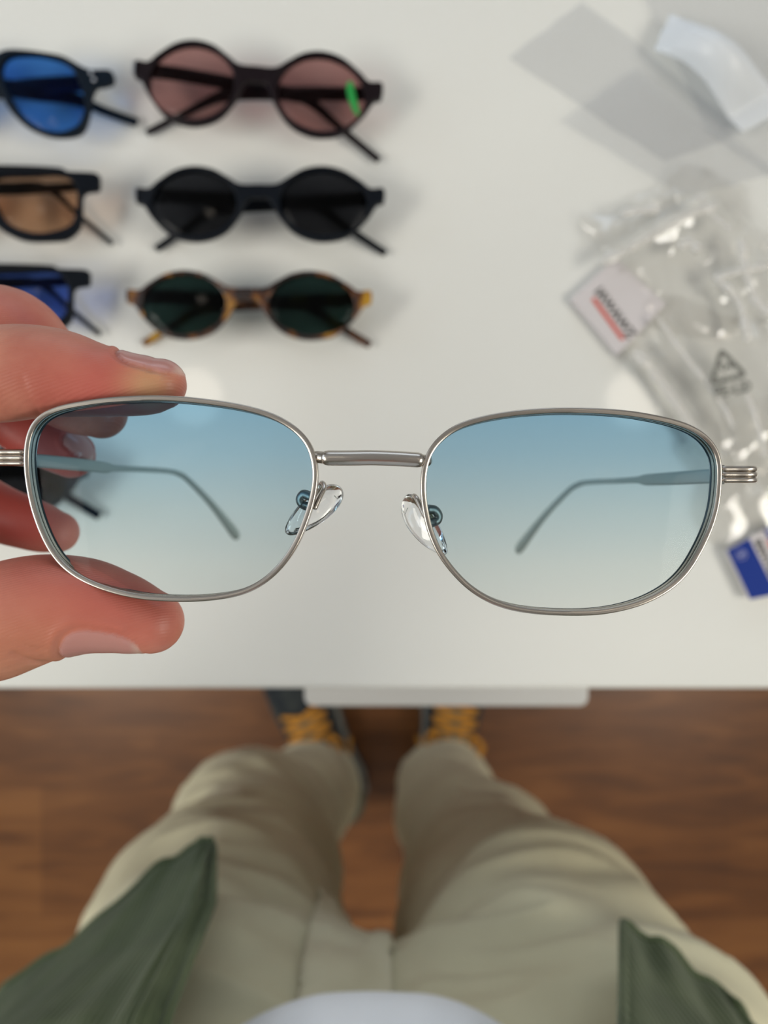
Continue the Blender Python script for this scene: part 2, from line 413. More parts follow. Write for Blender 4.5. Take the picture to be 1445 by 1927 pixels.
downlight((365-CX)*K, (CY-748)*K, 'round warm ceiling downlight mirrored beside the index fingertip')
downlight((1192-CX)*K, (CY-752)*K, 'round warm ceiling downlight mirrored above the right lens')

# ------------------------------------------------------------------ table
D_T = H-TABLE_Z
EDGE_Y = (CY-1297)/F*D_T
tb = thing('table', 'white glossy table under all the sunglasses', 'table', (0.2, 0.3, 0))
me = extrude_shape([[(-0.85, EDGE_Y), (1.15, EDGE_Y), (1.15, 0.66), (-0.85, 0.66)]], 0.024, 0.003)
me.transform(Matrix.Translation((0, 0, TABLE_Z-0.012)))
link('tabletop', me, M_table, tb, smooth=False)
for x in (-0.80, 1.06):
    for y in (EDGE_Y+0.05, 0.58):
        boxes('leg', [((x, y, 0), (x+.045, y+.045, TABLE_Z-.024))], M_tleg, None, tb)
boxes('apron', [((-.76, EDGE_Y+.06, TABLE_Z-.10), (1.06, EDGE_Y+.08, TABLE_Z-.024)), ((-.76, .59, TABLE_Z-.10), (1.06, .61, TABLE_Z-.024))], M_tleg, None, tb)
d = 0.50
xa, xb, yb = (572-CX)/F*d, (1108-CX)/F*d, (CY-1330)/F*d
def rrect(x0, y0, x1, y1, r):
    out = []
    for (cx_, cy_, a0) in ((x1-r, y1-r, 0), (x0+r, y1-r, 1), (x0+r, y0+r, 2), (x1-r, y0+r, 3)):
        for k in range(7):
            a = (a0+k/6)*PI/2; out.append((cx_+r*math.cos(a), cy_+r*math.sin(a)))
    return out
me = extrude_shape([rrect(xa, yb, xb, .3, .006)], .03, .002)
me.transform(Matrix.Translation((0, 0, H-d-.015)))
link('pull_out_shelf', me, M_tleg, tb, smooth=False)

# ------------------------------------------------------------------ sunglasses lying on the table
def halfmirror(h):       # right half from top centre to bottom centre
    return [(-x, y) for x, y in h[::-1] if abs(x) > 1e-6]
OVAL = [(0,-33),(34,-34),(56,-46),(86,-62),(122,-68),(158,-62),(192,-44),(210,-32),(235,-33),(235,-8),(222,-2),(203,25),(168,57),(128,68),(92,65),(60,50),(34,20),(20,-6),(0,-9)]
OVALH = [(122.5+82*math.cos(a), -0.5+58.5*math.sin(a)) for a in np.linspace(0, 2*PI, 40, endpoint=False)]
PANTO = [(0,-50),(34,-68),(52,-75),(79,-76),(124,-73),(156,-68),(187,-53),(203,-49),(239,-50),(240,-28),(214,-20),(203,-2),(199,22),(190,54),(174,70),(142,76),(110,72),(79,58),(52,31),(36,0),(24,-22),(12,-31),(0,-33)]
PANTOH = [(40,-41),(48,-58),(66,-66),(100,-68),(130,-65),(156,-57),(172,-42),(183,-20),(189,6),(187,31),(174,54),(142,67),(106,61),(79,42),(59,14),(45,-16)]
SQUARE = [(0,-67),(80,-68),(163,-67),(180,-61),(230,-60.5),(235,-45),(232,-30),(211,-25),(203,-15),(201,18),(195,42),(176,60),(155,66),(100,68),(68,58),(45,42),(30,20),(20,-5),(10,-20),(0,-24)]
SQUAREH = [(40,-38),(60,-47),(110,-50),(150,-54),(175,-51),(191,-38),(195,-18),(192,8),(184,32),(160,46),(120,53),(84,45),(62,31),(48,5),(40,-18)]
def sunglasses(label, cx, cy, half, hole, sx, sy, rot, M_f, M_l, TA, TB, tw=7.5, sticker=False, zf=0.024, rivets=False, M_t=None, squ=False):
    df = D_T-zf; k = df/F
    c = P(cx, cy, df); root = thing('sunglasses', label, 'sunglasses', (c.x, c.y, TABLE_Z))
    root.rotation_euler.z = rot
    def tr(v): return Vector((v[0]*k*sx, -v[1]*k*sy))
    out = half+halfmirror(half)
    o2 = smooth_closed([tuple(tr(p)) for p in out], 260).tolist()
    holes = [smooth_closed([tuple(tr((s*x, y))) for x, y in hole], 90).tolist() for s in (1, -1)]
    def bend(me, dz=0.0):
        a = getco(me)
        a[:, 2] += zf - (a[:, 0]**2)/(2*0.42) + a[:, 1]*0.10 + dz
        setco(me, a)
    me = extrude_shape([o2]+holes, 0.0042, 0.0009)
    bend(me)
    def lk(name, me, mat, par=root, sm=True):
        o = bpy.data.objects.new(name, me); COL.objects.link(o); me.materials.append(mat); o.parent = par
        if sm: me.polygons.foreach_set('use_smooth', [True]*len(me.polygons))
        return o
    fr = lk('front_frame', me, M_f, sm=False)
    for h in holes:
        h = np.array(h); cc = h.mean(0); vs = []; fs = []
        Rn = [0.0, .3, .6, .85, 1.015]
        for side in (0, 1):
            base = len(vs); z0 = 0.0011*(1 if side == 0 else -1)
            for r in Rn[1:]:
                for p in h:
                    q = cc+(p-cc)*r; vs.append((q[0], q[1], z0+0.0012*(1-r*r)))
            vs.append((cc[0], cc[1], z0+0.0012)); ci = len(vs)-1; n = len(h)
            for i in range(len(Rn)-2):
                for j in range(n):
                    a = base+i*n+j; b = base+i*n+(j+1) % n
                    fs.append((a, b, b+n, a+n) if side == 0 else (a, a+n, b+n, b))
            for j in range(n): fs.append((ci, base+j, base+(j+1) % n) if side == 0 else (ci, base+(j+1) % n, base+j))
        n = len(h); a0 = 3*n; b0 = 4*n+1+3*n
        for j in range(n): fs.append((a0+j, b0+j, b0+(j+1) % n, a0+(j+1) % n))
        me = bpy.data.meshes.new('lens'); me.from_pydata(vs, [], fs); me.update(); bend(me, -0.0004); recalc(me)
        lk('lens', me, M_l)
    for pts, zz in ((TA, 0.0), (TB, 0.0048)):
        P3 = [Vector((*tr(p[:2]), p[2]+(zz if i else 0))) for i, p in enumerate(pts)]
        P3 = smooth_path(P3, 6); n = len(P3)
        wd = [tw*k*(1.0+0.9*min(1, max(0, (.78-i/(n-1))/.22))) for i in range(n)]
        mb = MB().tube(P3, wd, n=12, up=(0, 0, 1), asp=0.24)
        me = bpy.data.meshes.new('temple'); me.from_pydata([tuple(v) for v in mb.v], [], mb.f); me.update()
        lk('temple', me, M_t or M_f)
    if True:
        e = Vector((*tr((-half_end(half), half_endy(half))), zf-.0085))
        mb = MB().box((e.x-.0006, e.y-.0032, e.z+.004), (e.x+.0004, e.y+.0032, e.z+.0075))
        me = bpy.data.meshes.new('hinge'); me.from_pydata([tuple(v) for v in mb.v], [], mb.f); me.update(); lk('hinge', me, M_hinge, sm=False)
    if rivets:
        for s in (1, -1):
            for dy in (-6, 6):
                q = Vector((*tr((s*(206+dy*.4), -36+dy)), 0)); z = zf-(q.x**2)/(.84)+q.y*.10+.0021
                mb = MB().ball((q.x, q.y, z), .0011, 8, (1, 1, .5))
                me = bpy.data.meshes.new('rivet'); me.from_pydata([tuple(v) for v in mb.v], [], mb.f); me.update(); lk('rivet', me, M_hinge)
    if sticker:
        pts = [(174,-26),(177,-12),(182,2),(189,16),(195,26)]
        P3 = []
        for x, y in pts:
            q = tr((x, y)); P3.append(Vector((q.x, q.y, zf-(q.x**2)/.84+q.y*.10+.0022)))
        mb = MB().tube(smooth_path(P3, 5), [.0006, .0012, .0017, .002, .002, .002, .002, .002, .002, .0021, .0021, .002, .002, .0019, .0018, .0017, .0016, .0015, .0012, .0010, .0006], n=8, up=(0, 0, 1), asp=0.08)
        me = bpy.data.meshes.new('s'); me.from_pydata([tuple(v) for v in mb.v], [], mb.f); me.update(); o = lk('lens_sticker', me, M_green_mark)
        o['label'] = 'green mark along the right lens edge'
    return root
def half_end(h): return max(p[0] for p in h)
def half_endy(h):
    m = max(p[0] for p in h); ys = [p[1] for p in h if p[0] > m-6]; return sum(ys)/len(ys)
def temple_paths_old(hy=-21, bx=105, by=-6, tx=215, ty=60, tx2=238, ty2=69):
    A = [(229, hy, .018), (170, hy+1, .0145), (60, hy+6, .010), (-50, by-6, .007), (-bx, by+2, .0055), (-(bx+tx)/2, (by+ty)/2, .0040), (-tx, ty, .0034)]
    B = [(-229, hy, .018), (-170, hy+1, .0145), (-60, hy+6, .010), (50, by-6, .007), (bx, by+2, .0055), ((bx+tx2)/2, (by+ty2)/2, .0015), (tx2, ty2, -.0008)]
    return A, B
def temple_paths(hy=-21, bx=105, by=-14, tx=215, ty=60, tx2=238, ty2=69):
    A = [(229, hy, .018), (170, hy, .0145), (60, hy, .010), (-50, (hy+by)/2-2, .007), (-bx, by+3, .0055), (-(bx+tx)/2, (by+ty)/2, .0040), (-tx, ty, .0034)]
    B = [(-229, hy, .018), (-170, hy, .0145), (-60, hy, .010), (50, (hy+by)/2-2, .007), (bx, by, .0055), ((bx+tx2)/2, (by+ty2)/2, .0015), (tx2, ty2, -.0008)]
    return A, B
L_dark = tint_glass('charcoal_lens', (0.16, 0.165, 0.18), rough=0.02)
L_green = tint_glass('green_lens', (0.13, 0.20, 0.19), rough=0.02)
L_pink = tint_glass('rose_lens', (0.64, 0.47, 0.46), rough=0.02)
L_blue = tint_glass('blue_lens', (0.24, 0.47, 0.80), rough=0.02)
L_orange = tint_glass('amber_lens', (0.74, 0.58, 0.46), rough=0.02)
L_violet = tint_glass('violet_lens', (0.30, 0.42, 0.76), rough=0.02)
A, B = temple_paths()
sunglasses('black oval sunglasses with charcoal lenses, middle of the near column', 487, 383, OVAL, OVALH, 1, 1, 0, M_black, L_dark, A, B)
A, B = temple_paths(hy=-21, bx=95, by=-10, tx=223, ty=60, tx2=238, ty2=72)
sunglasses('dark oval sunglasses with dusty rose lenses and a green mark', 482, 166, OVAL, OVALH, 1.0, 1.12, -0.090, M_plum, L_pink, A, B, sticker=True)
A, B = temple_paths(hy=-21, bx=110, by=-12, tx=222, ty=62, tx2=232, ty2=62)
sunglasses('tortoiseshell oval sunglasses with dark green lenses', 466, 574, OVAL, OVALH, 0.985, 0.93, -0.005, M_tort, L_green, A, B)
A, B = temple_paths(hy=-40, bx=150, by=-18, tx=215, ty=20, tx2=268, ty2=16)
sunglasses('black sunglasses with bright blue lenses at the far left corner', -34, 175, PANTO, PANTOH, 1, 1, -0.01, M_navy, L_blue, A, B, tw=9, rivets=True)
A, B = temple_paths(hy=-46, bx=118, by=-50, tx=235, ty=50, tx2=238, ty2=50)
sunglasses('thick black square sunglasses with amber lenses at left edge', -52, 383, SQUARE, SQUAREH, 1, 1, 0.0, M_black, L_orange, A, B, tw=5)
A, B = temple_paths(hy=-46, bx=118, by=-46, tx=235, ty=50, tx2=232, ty2=54)
sunglasses('thick black square sunglasses with violet blue lenses above the fingers', -61, 562, SQUARE, SQUAREH, 0.96, 0.93, 0.0, M_black, L_violet, A, B, tw=5)
A, B = temple_paths()
sunglasses('black oval sunglasses mostly hidden behind the hand', -78, 900, OVAL, OVALH, 1, 1, -0.01, M_navy, L_dark, A, B, tw=9)

# ------------------------------------------------------------------ packaging at the right
def film(name, label, cat, quad, mat, z0, amp, nx=90, ny=90, seed=1, thick=0.0, ridges=(), lift=None, ragged=0.03, scale=28, parent=None, sharp=1.0):
    q = [P(x, y, D_T) for x, y in quad]
    vs = []; fs = []
    for lay in ((0, 1) if thick else (0,)):
        for j in range(ny+1):
            for i in range(nx+1):
                u, v = i/nx, j/ny
                e = min(u, 1-u, v, 1-v)
                p = (q[0]*(1-u)+q[1]*u)*(1-v)+(q[3]*(1-u)+q[2]*u)*v
                rg = ragged*max(0, 1-e*6)
                cx_ = nz((u*3, v*3, seed), 1.6, 3)*rg*0.6; cy_ = nz((u*3, v*3, seed+5), 1.6, 4)*rg*0.6
                x, y = p.x+cx_, p.y+cy_
                a = nz((x, y, 0.0), scale, seed); b = nz((x, y, .3), scale*2.1, seed+2); c = nz((x, y, .7), scale*4.3, seed+3)
                hgt = (1-abs(a)*2)*0.55+(1-abs(b)*2)*0.3*sharp+(1-abs(c)*2)*0.15*sharp
                hgt = max(0.0, hgt)
                if lay == 1: hgt *= 0.3
                z = z0+amp*hgt*min(1, e*7+0.15)
                for (ax, ay, bx, by, rh, rw) in ridges:
                    A_ = P(ax, ay, D_T); B_ = P(bx, by, D_T); dd = B_-A_; L = dd.length
                    tt = max(0, min(1, (Vector((x, y, A_.z))-A_).dot(dd)/L/L)); ds = (Vector((x, y, A_.z))-A_-dd*tt).length
                    if lay == 0: z += rh*max(0, 1-ds/rw)**1.5
                if lift: z += lift(u, v)
                if lay == 1: z -= min(thick, z-TABLE_Z-0.0004)*0.8
                vs.append((x, y, max(z, TABLE_Z+0.0003)))
    W = nx+1; N1 = W*(ny+1)
    for lay in ((0, 1) if thick else (0,)):
        for j in range(ny):
            for i in range(nx):
                a = lay*N1+j*W+i
                fs.append((a, a+1, a+1+W, a+W) if lay == 0 else (a, a+W, a+1+W, a+1))
    if thick:
        for i in range(nx):
            fs.append((i, N1+i, N1+i+1, i+1)); a = ny*W+i; fs.append((a, a+1, N1+a+1, N1+a))
        for j in range(ny):
            a = j*W; fs.append((a, a+W, N1+a+W, N1+a)); a = j*W+nx; fs.append((a, N1+a, N1+a+W, a+W))
    o = mobj(name, vs, fs, mat, parent)
    if label: tag(o, label, cat)
    return o
film('plastic_sheet', 'grey translucent plastic sheet lying flat at the far right', 'plastic sheet',
     [(958, 112), (1095, 5), (1400, 250), (1250, 305)], M_film_grey, TABLE_Z+.0015, .003, 60, 60, seed=3, thick=.001, scale=6, sharp=.1, ragged=.002)
film('plastic_sheet', 'grey translucent plastic sheet crossing under the folded white one', 'plastic sheet',
     [(1052, 235), (1190, 135), (1460, 330), (1290, 375)], M_film_grey, TABLE_Z+.004, .003, 60, 60, seed=4, thick=.001, scale=6, sharp=.1, ragged=.002)
film('plastic_sheet', 'whitish plastic sheet with a raised bright fold, far right corner', 'plastic sheet',
     [(1222, 108), (1250, 45), (1480, 215), (1385, 262)], M_film_white, TABLE_Z+.008, .003, 60, 40, seed=6, thick=.0006, scale=6, sharp=.1, ragged=.001,
     lift=lambda u, v: 0.020*math.sin(PI*min(1, v*1.2))*math.sin(PI*(0.15+.7*u)))
film('plastic_sheet', 'grey translucent plastic sheet at the far right edge of the table', 'plastic sheet',
     [(1190, -40), (1560, -60), (1560, 420), (1330, 250)], M_film_grey, TABLE_Z+.0028, .003, 50, 50, seed=8, thick=.001, scale=6, sharp=.1, ragged=.002)
bag1 = film('plastic_bag', 'crumpled clear plastic bag above the printed card', 'plastic bag',
     [(1092, 430), (1330, 305), (1530, 560), (1235, 640)], M_film, TABLE_Z+.0035, .010, 150, 130, seed=11, thick=.003, scale=22, sharp=.45,
     ridges=[(1135, 492, 1300, 395, .010, .004), (1330, 395, 1370, 440, .008, .003), (1395, 450, 1440, 560, .009, .004), (1290, 455, 1320, 480, .009, .006), (1350, 520, 1440, 500, .006, .003), (1180, 400, 1260, 380, .005, .006), (1350,520,1400,600,.008,.004)])
bag2 = film('plastic_bag', 'clear plastic bag printed with a grey recycling triangle', 'plastic bag',
     [(1165, 640), (1420, 560), (1560, 930), (1350, 1010)], M_film, TABLE_Z+.0015, .005, 140, 140, seed=15, thick=.003, scale=16, sharp=.3,
     ridges=[(1245, 600, 1340, 750, .007, .003), (1200, 660, 1330, 860, .009, .006), (1340, 750, 1420, 930, .006, .003), (1180, 700, 1260, 900, .005, .008), (1400, 560, 1420, 640, .006, .003)])
film('plastic_bag', 'clear plastic bag beside the right hinge of the held glasses', 'plastic bag',
     [(1290, 820), (1500, 740), (1540, 985), (1392, 1000)], M_film, TABLE_Z+.0075, .006, 120, 120, seed=19, thick=.003, scale=22, sharp=.4,
     ridges=[(1350, 860, 1440, 960, .006, .004), (1370, 960, 1400, 930, .006, .005)])
M_seam = tint_glass('heat_sealed_film', (0.85, 0.85, 0.84), gloss=2.5, haze=(0.65, (0.84, 0.82, 0.78)), rough=0.15)
def seam(bag, pts, r, zz=.012, wob=.0012):
    out = []
    for i, p in enumerate(smooth_path([P(x, y, D_T-zz) for x, y in pts], 14)):
        out.append(p+Vector((0, 0, nz(p, 180, 5)*wob)))
    rr = [r*(.55+.9*abs(nz(p, 160, 9)))+.0002 for p in out]
    MB().tube(out, rr, n=8, up=(0, 0, 1), asp=.45).build('seam', M_seam, bag)
seam(bag1, [(1132, 494), (1180, 470), (1230, 440), (1300, 402), (1345, 388)], .0032)
seam(bag1, [(1316, 366), (1336, 400), (1372, 430)], .0022)
seam(bag1, [(1394, 452), (1402, 500), (1420, 560), (1445, 590)], .0028)
seam(bag1, [(1345, 522), (1380, 514), (1440, 500)], .0024)
seam(bag1, [(1282, 462), (1298, 456), (1312, 468)], .0034)
seam(bag1, [(1172, 402), (1192, 398), (1240, 392)], .0026)
seam(bag2, [(1350, 524), (1390, 570), (1408, 640)], .0026)
seam(bag2, [(1240, 600), (1290, 672), (1345, 740), (1380, 800)], .0018)
seam(bag2, [(1195, 665), (1230, 700), (1280, 770), (1330, 840)], .0035, .009)
seam(bag2, [(1395, 720), (1420, 780), (1440, 860)], .0018)
# recycling print on the bag
def on_plane(me, px, py, rot, z, d=None):
    c = P(px, py, H-z)
    me.transform(Matrix.Translation((c.x, c.y, z)) @ Matrix.Rotation(rot, 4, 'Z'))
ZP = TABLE_Z+.0145
kx = (H-ZP)/F
def arc_tri():
    mb = MB(); r = 37*kx; cs = [Vector((r*math.cos(a), r*math.sin(a), 0)) for a in (PI/2, PI/2+2*PI/3, PI/2+4*PI/3)]
    for i in range(3):
        a, b, c_ = cs[i-1], cs[i], cs[(i+1) % 3]
        pts = smooth_path([b+(a-b)*.42, b+(a-b)*.16, b+((a+c_)/2-b)*.06, b+(c_-b)*.16, b+(c_-b)*.46], 6)
        mb.tube(pts, 4.6*kx, n=8, up=(0, 0, 1), asp=.05)
        e = pts[-1]; dr = (c_-b).normalized(); s = Vector((-dr.y, dr.x, 0))
        mb.add([e+s*7*kx, e-s*7*kx, e+dr*9*kx], [(0, 1, 2)])
    return mb
mb = arc_tri(); me = bpy.data.meshes.new('x'); me.from_pydata([tuple(v) for v in mb.v], [], mb.f); me.update()
on_plane(me, 1366, 695, 0.24, ZP); link('printed_triangle', me, M_printgrey, bag2, smooth=False)['label'] = 'grey recycling triangle print'
me = text_mesh('04', 23*kx, bold=.0002); on_plane(me, 1367, 690, 0.24, ZP); link('printed_number', me, M_printgrey, bag2, smooth=False)
me = text_mesh('PE-LD', 28*kx, bold=.0003); on_plane(me, 1378, 733, 0.2, ZP); link('printed_letters', me, M_printgrey, bag2, smooth=False)

# white card with printed word
ZC = TABLE_Z+.0052; kc = (H-ZC)/F
c0 = P(1163, 580, H-ZC)
card = thing('box', 'small white box with black lettering underlined in red', 'box', (c0.x, c0.y, TABLE_Z))
pts = [P(*q, H-ZC) for q in ((1074, 562), (1158, 484), (1254, 572), (1163, 668))]
me = extrude_shape([smooth_closed([tuple(p.xy) for i in range(4) for p in ((pts[i].lerp(pts[i-1], .04)), pts[i], pts[i].lerp(pts[(i+1) % 4], .04), pts[i].lerp(pts[(i+1) % 4], .5))], 120).tolist()], .0048, .0004)
me.transform(Matrix.Translation((0, 0, TABLE_Z+.0027)))
link('carton', me, M_white, card, smooth=False)
ang = -math.radians(54)
me = text_mesh('IAWAWZ', 26*kc, bold=.00012); on_plane(me, 1157, 589, ang, ZC+.0002); link('lettering', me, M_ink, card, smooth=False)
mb = MB().box((-48*kc, -4*kc, 0), (48*kc, 4*kc, .0002)); me = bpy.data.meshes.new('x'); me.from_pydata([tuple(v) for v in mb.v], [], mb.f); me.update()
on_plane(me, 1144, 600, ang, ZC); link('underline', me, M_red, card, smooth=False)

# blue and white card at the right edge
ZB = TABLE_Z+.0065; kb = (H-ZB)/F
c0 = P(1440, 1060, H-ZB)
bc = thing('card', 'blue and white printed card at the right edge', 'card', (c0.x, c0.y, TABLE_Z))
def quadplate(name, corners, z, th, mat, parent, edge=None):
    p = [P(*q, H-z) for q in corners]
    vs = [(*a.xy, z) for a in p]+[(*a.xy, z-th) for a in p]
    return mobj(name, vs, [(0, 1, 2, 3), (7, 6, 5, 4), (0, 4, 5, 1), (1, 5, 6, 2), (2, 6, 7, 3), (3, 7, 4, 0)], mat, parent, smooth=False)
quadplate('cardboard', [(1368, 1036), (1460, 985), (1520, 1105), (1412, 1128)], ZB, .004, M_white, bc)
quadplate('blue_panel', [(1368, 1036), (1410, 1013), (1462, 1118), (1412, 1128)], ZB+.0003, .0003, M_blue, bc)
quadplate('blue_panel', [(1438, 997), (1462, 984), (1478, 1018), (1456, 1034)], ZB+.0003, .0003, M_blue, bc)
me = text_mesh('S', 17*kb, bold=.0001); on_plane(me, 1395, 1044, -1.1, ZB+.0006); link('round_mark', me, M_bluemark, bc, smooth=False)
n = 24; MB().tube([P(1395+9*math.cos(2*PI*k/n), 1044+9*math.sin(2*PI*k/n), H-ZB-.0006) for k in range(n)], .0003, n=6, closed=True).build('round_mark', M_bluemark, bc)
me = text_mesh('800WAR', 20*kb, bold=.0001); on_plane(me, 1440, 1050, -1.15, ZB+.0004); link('lettering', me, M_ink, bc, smooth=False)
quadplate('red_line', [(1443, 1018), (1448, 1015), (1490, 1100), (1485, 1103)], ZB+.0003, .0002, M_red, bc)

# ------------------------------------------------------------------ the held eyeglasses
def dep(px, py):     # the front follows a face curve
    x = (px-708)/F*.138
    return 0.1362 + x*x/(2*0.42)
LL = [(50,835),(53,819.6),(61,799.6),(73,785),(88.6,776),(115,766),(159.4,758),(199,752.5),(266,748.6),(320,749.3),(366,753),(411,758.5),(455,766),(499,777.5),(532.5,792),(561,812),(579,833),(589.5,859),(593.4,888),(593,905),(586.5,942),(571.5,987),(554,1027),(524,1069),(489,1099),(449.5,1116.5),(399.6,1125),(350,1128),(312,1127),(277,1125),(232.5,1117.5),(188,1104.5),(150.6,1088),(119.6,1066),(97.4,1039.5),(82,1011),(68.6,977.5),(58.7,944),(52.5,911),(49,881),(48.3,862)]
LR = [(1060,771.5),(1022,773),(975,776.5),(928,783.5),(893,791.5),(862,802),(839,816.5),(820,834),(806,855),(799.5,879),(796.5,905),(797.2,938),(801.6,963.5),(808,994),(821,1027),(834,1050.6),(848,1069),(874,1097.6),(907,1122),(945,1139),(992,1149),(1050.6,1153.4),(1119,1153),(1166,1146),(1206,1135),(1239,1120),(1267,1102),(1295,1074),(1319,1034),(1337.6,994),(1349.4,954),(1353.5,920),(1355,889),(1354,865),(1348,846.6),(1332,825),(1308,808),(1273,794.6),(1225,784),(1180,777),(1126.6,773)]
gl = thing('eyeglasses', 'silver wire eyeglasses with blue gradient lenses held in the fingers', 'eyeglasses', (P(708, 866, .137)))
G0 = woff(gl)
ytop, ybot = P(0, 765, .138).y, P(0, 1150, .138).y
stops = [(0.0, (0.935, 0.955, 0.955)), (0.22, (0.89, 0.935, 0.945)), (0.5, (0.78, 0.88, 0.925)), (0.78, (0.645, 0.805, 0.905)), (1.0, (0.575, 0.765, 0.895))]
M_lens = tint_glass('blue_gradient_lens', (0.8, 0.9, 0.95), gloss=0.05, grad=(ybot-G0.y, ytop-G0.y, stops))
M_lens_edge = pm('lens_edge', (0.022, 0.032, 0.036), 0.2)
RIMW, RIMD = 0.00053, 0.00125     # half width / half depth
for pts in (LL, LR):
    c2 = smooth_closed(pts, 220)
    for _ in range(10): c2 = c2*.5+(np.roll(c2, 1, 0)+np.roll(c2, -1, 0))*.25
    cc2 = c2.mean(0)
    W = [P(x, y, dep(x, y)) for x, y in c2]; n = len(W)
    C0 = sum(W, Vector())/n
    prof = [(-1, -.82), (-.8, -1), (.8, -1), (1, -.82), (1, -.1), (1, .82), (.8, 1), (.25, 1.0), (-.8, 1), (-1, .82), (-1, .25), (-.72, 0), (-1, -.25)]
    vs = []; fs = []; m = len(prof)
    nor = []
    for i in range(n):
        t = (W[(i+1) % n]-W[i-1]).normalized(); o_ = t.cross(Vector((0, 0, 1))).normalized()
        if o_.dot(W[i]-C0) < 0: o_ = -o_
        nor.append(o_)
        for a, b in prof: vs.append(W[i]+o_*a*RIMW+Vector((0, 0, -RIMD+b*RIMD)))
    for i in range(n):
        for k in range(m):
            fs.append((i*m+k, i*m+(k+1) % m, ((i+1) % n)*m+(k+1) % m, ((i+1) % n)*m+k))
    rim = mobj('rim', vs, fs, M_silver, gl)
    bv = rim.modifiers.new('b', 'WEIGHTED_NORMAL')
    # lens: shallow dome front and back, dark polished edge band
    vs = []; fs = []; mats = []; RR = [.12, .3, .5, .68, .84, .95, 1.0]
    inn = [W[i]-nor[i]*RIMW*0.9 for i in range(n)]
    cc = sum(inn, Vector())/n
    for side in (0, 1):
        zf_ = -0.0011 if side == 0 else -0.0034
        for r in RR:
            for p in inn:
                q = cc+(p-cc)*r
                dome = 0.0020*(1-r*r)
                zz = (p.z-cc.z)*r*r
                vs.append(Vector((q.x, q.y, cc.z+zz+zf_+dome*(1 if side == 0 else .9))))
        vs.append(Vector((cc.x, cc.y, cc.z+zf_+0.0020*(1 if side == 0 else .9))))
    S = len(RR)*n+1
    for side in (0, 1):
        for i in range(len(RR)-1):
            for j in range(n):
                a = side*S+i*n+j; b = side*S+i*n+(j+1) % n
                fs.append((a, b, b+n, a+n) if side == 0 else (a, a+n, b+n, b)); mats.append(0)
        for j in range(n):
            ci = side*S+S-1; fs.append((ci, side*S+j, side*S+(j+1) % n)); mats.append(0)
    e0 = (len(RR)-1)*n
    for j in range(n):
        fs.append((e0+j, S+e0+j, S+e0+(j+1) % n, e0+(j+1) % n)); mats.append(1)
    me = bpy.data.meshes.new('lens'); me.from_pydata([tuple(v) for v in vs], [], fs); me.update()
    o = link('lens', me, [M_lens, M_lens_edge], gl)
    me.polygons.foreach_set('material_index', mats); me.update(); recalc(me)
# bridge
bd = .1372
b0, b1 = P(596, 861, bd+.0006), P(801, 868, bd+.0006)
br = [P(596, 860, bd+.0008), P(606, 861, bd+.0002), P(618, 862, bd-.0002), P(640, 862, bd-.0006), P(702, 861, bd-.0009), (P(765, 864, bd-.0006)), P(783, 865, bd-.0002), P(793, 866, bd+.0002), P(802, 867, bd+.0008)]
MB().tube(smooth_path(br, 6), .00112, n=16).build('bridge', M_silver, gl)
sl = smooth_path([P(617, 862, bd-.0004), P(660, 862, bd-.0009), P(702, 861.5, bd-.0010), P(745, 863, bd-.0009), P(786, 865.5, bd-.0004)], 8)
MB().tube(sl, .00140, n=20).build('bridge_sleeve', M_silver, gl)
# end pieces with three ribs, hinge blocks
def endpiece(sx, pts, blk):
    ep = MB()
    for k in (-1, 0, 1):
        pp = [P(x, y+k*10.5, dd_) for x, y, dd_ in pts]
        pp = [pp[0]]+[p for p in pp[1:]]
        ep.tube(smooth_path(pp, 6), .00056, n=12)
    a = P(*pts[0]); b = P(*pts[-1])
    o = ep.build('end_piece', M_silver, gl)
    (x0, y0, x1, y1, dd_) = blk
    p, q = P(x0, y0, dd_), P(x1, y1, dd_)
    bx = MB().box((min(p.x, q.x), min(p.y, q.y), p.z-.0022), (max(p.x, q.x), max(p.y, q.y), p.z))
    hb = bx.build('hinge_block', M_silver_dark, gl, smooth=False)
    return o
endpiece(-1, [(42, 861, .1447), (20, 861, .1450), (-8, 861, .1455), (-22, 861, .1475), (-20, 861, .151)], (41, 845, 56, 877, .1446))
endpiece(1, [(1361, 892.5, .1450), (1385, 892.5, .1453), (1412, 892.5, .1456), (1421, 892.5, .1470), (1415, 893, .151)], (1349, 875, 1363, 911, .1447))
def temple(nodes):
    pts = [P(a, b, c) for a, b, c, hgt, th in nodes]
    arr = smooth_nodes([(p, nd[3]) for p, nd in zip(pts, nodes)], 10)
    th = smooth_nodes([(p, nd[4]) for p, nd in zip(pts, nodes)], 10)[1]
    hs = arr[1]; n = len(arr[0]); mb = MB()
    # section: tall in y', thin across x'
    ring = []; m = 12; vs = []; fs = []
    for i, p in enumerate(arr[0]):
        t = (arr[0][min(i+1, n-1)]-arr[0][max(i-1, 0)]).normalized()
        side = Vector((1, 0, 0)); side = (side-t*side.dot(t)).normalized(); upv = side.cross(t).normalized()
        for k in range(m):
            an = 2*PI*k/m; ca, sa = math.cos(an), math.sin(an)
            sq = lambda v: math.copysign(abs(v)**0.6, v)
            vs.append(p+upv*sq(sa)*hs[i]+side*sq(ca)*th[i])
    for i in range(n-1):
        for k in range(m):
            fs.append((i*m+k, i*m+(k+1) % m, (i+1)*m+(k+1) % m, (i+1)*m+k))
    fs.append(tuple(range(m))); fs.append(tuple((n-1)*m+k for k in range(m)))
    return mobj('temple', vs, fs, M_temple, gl)
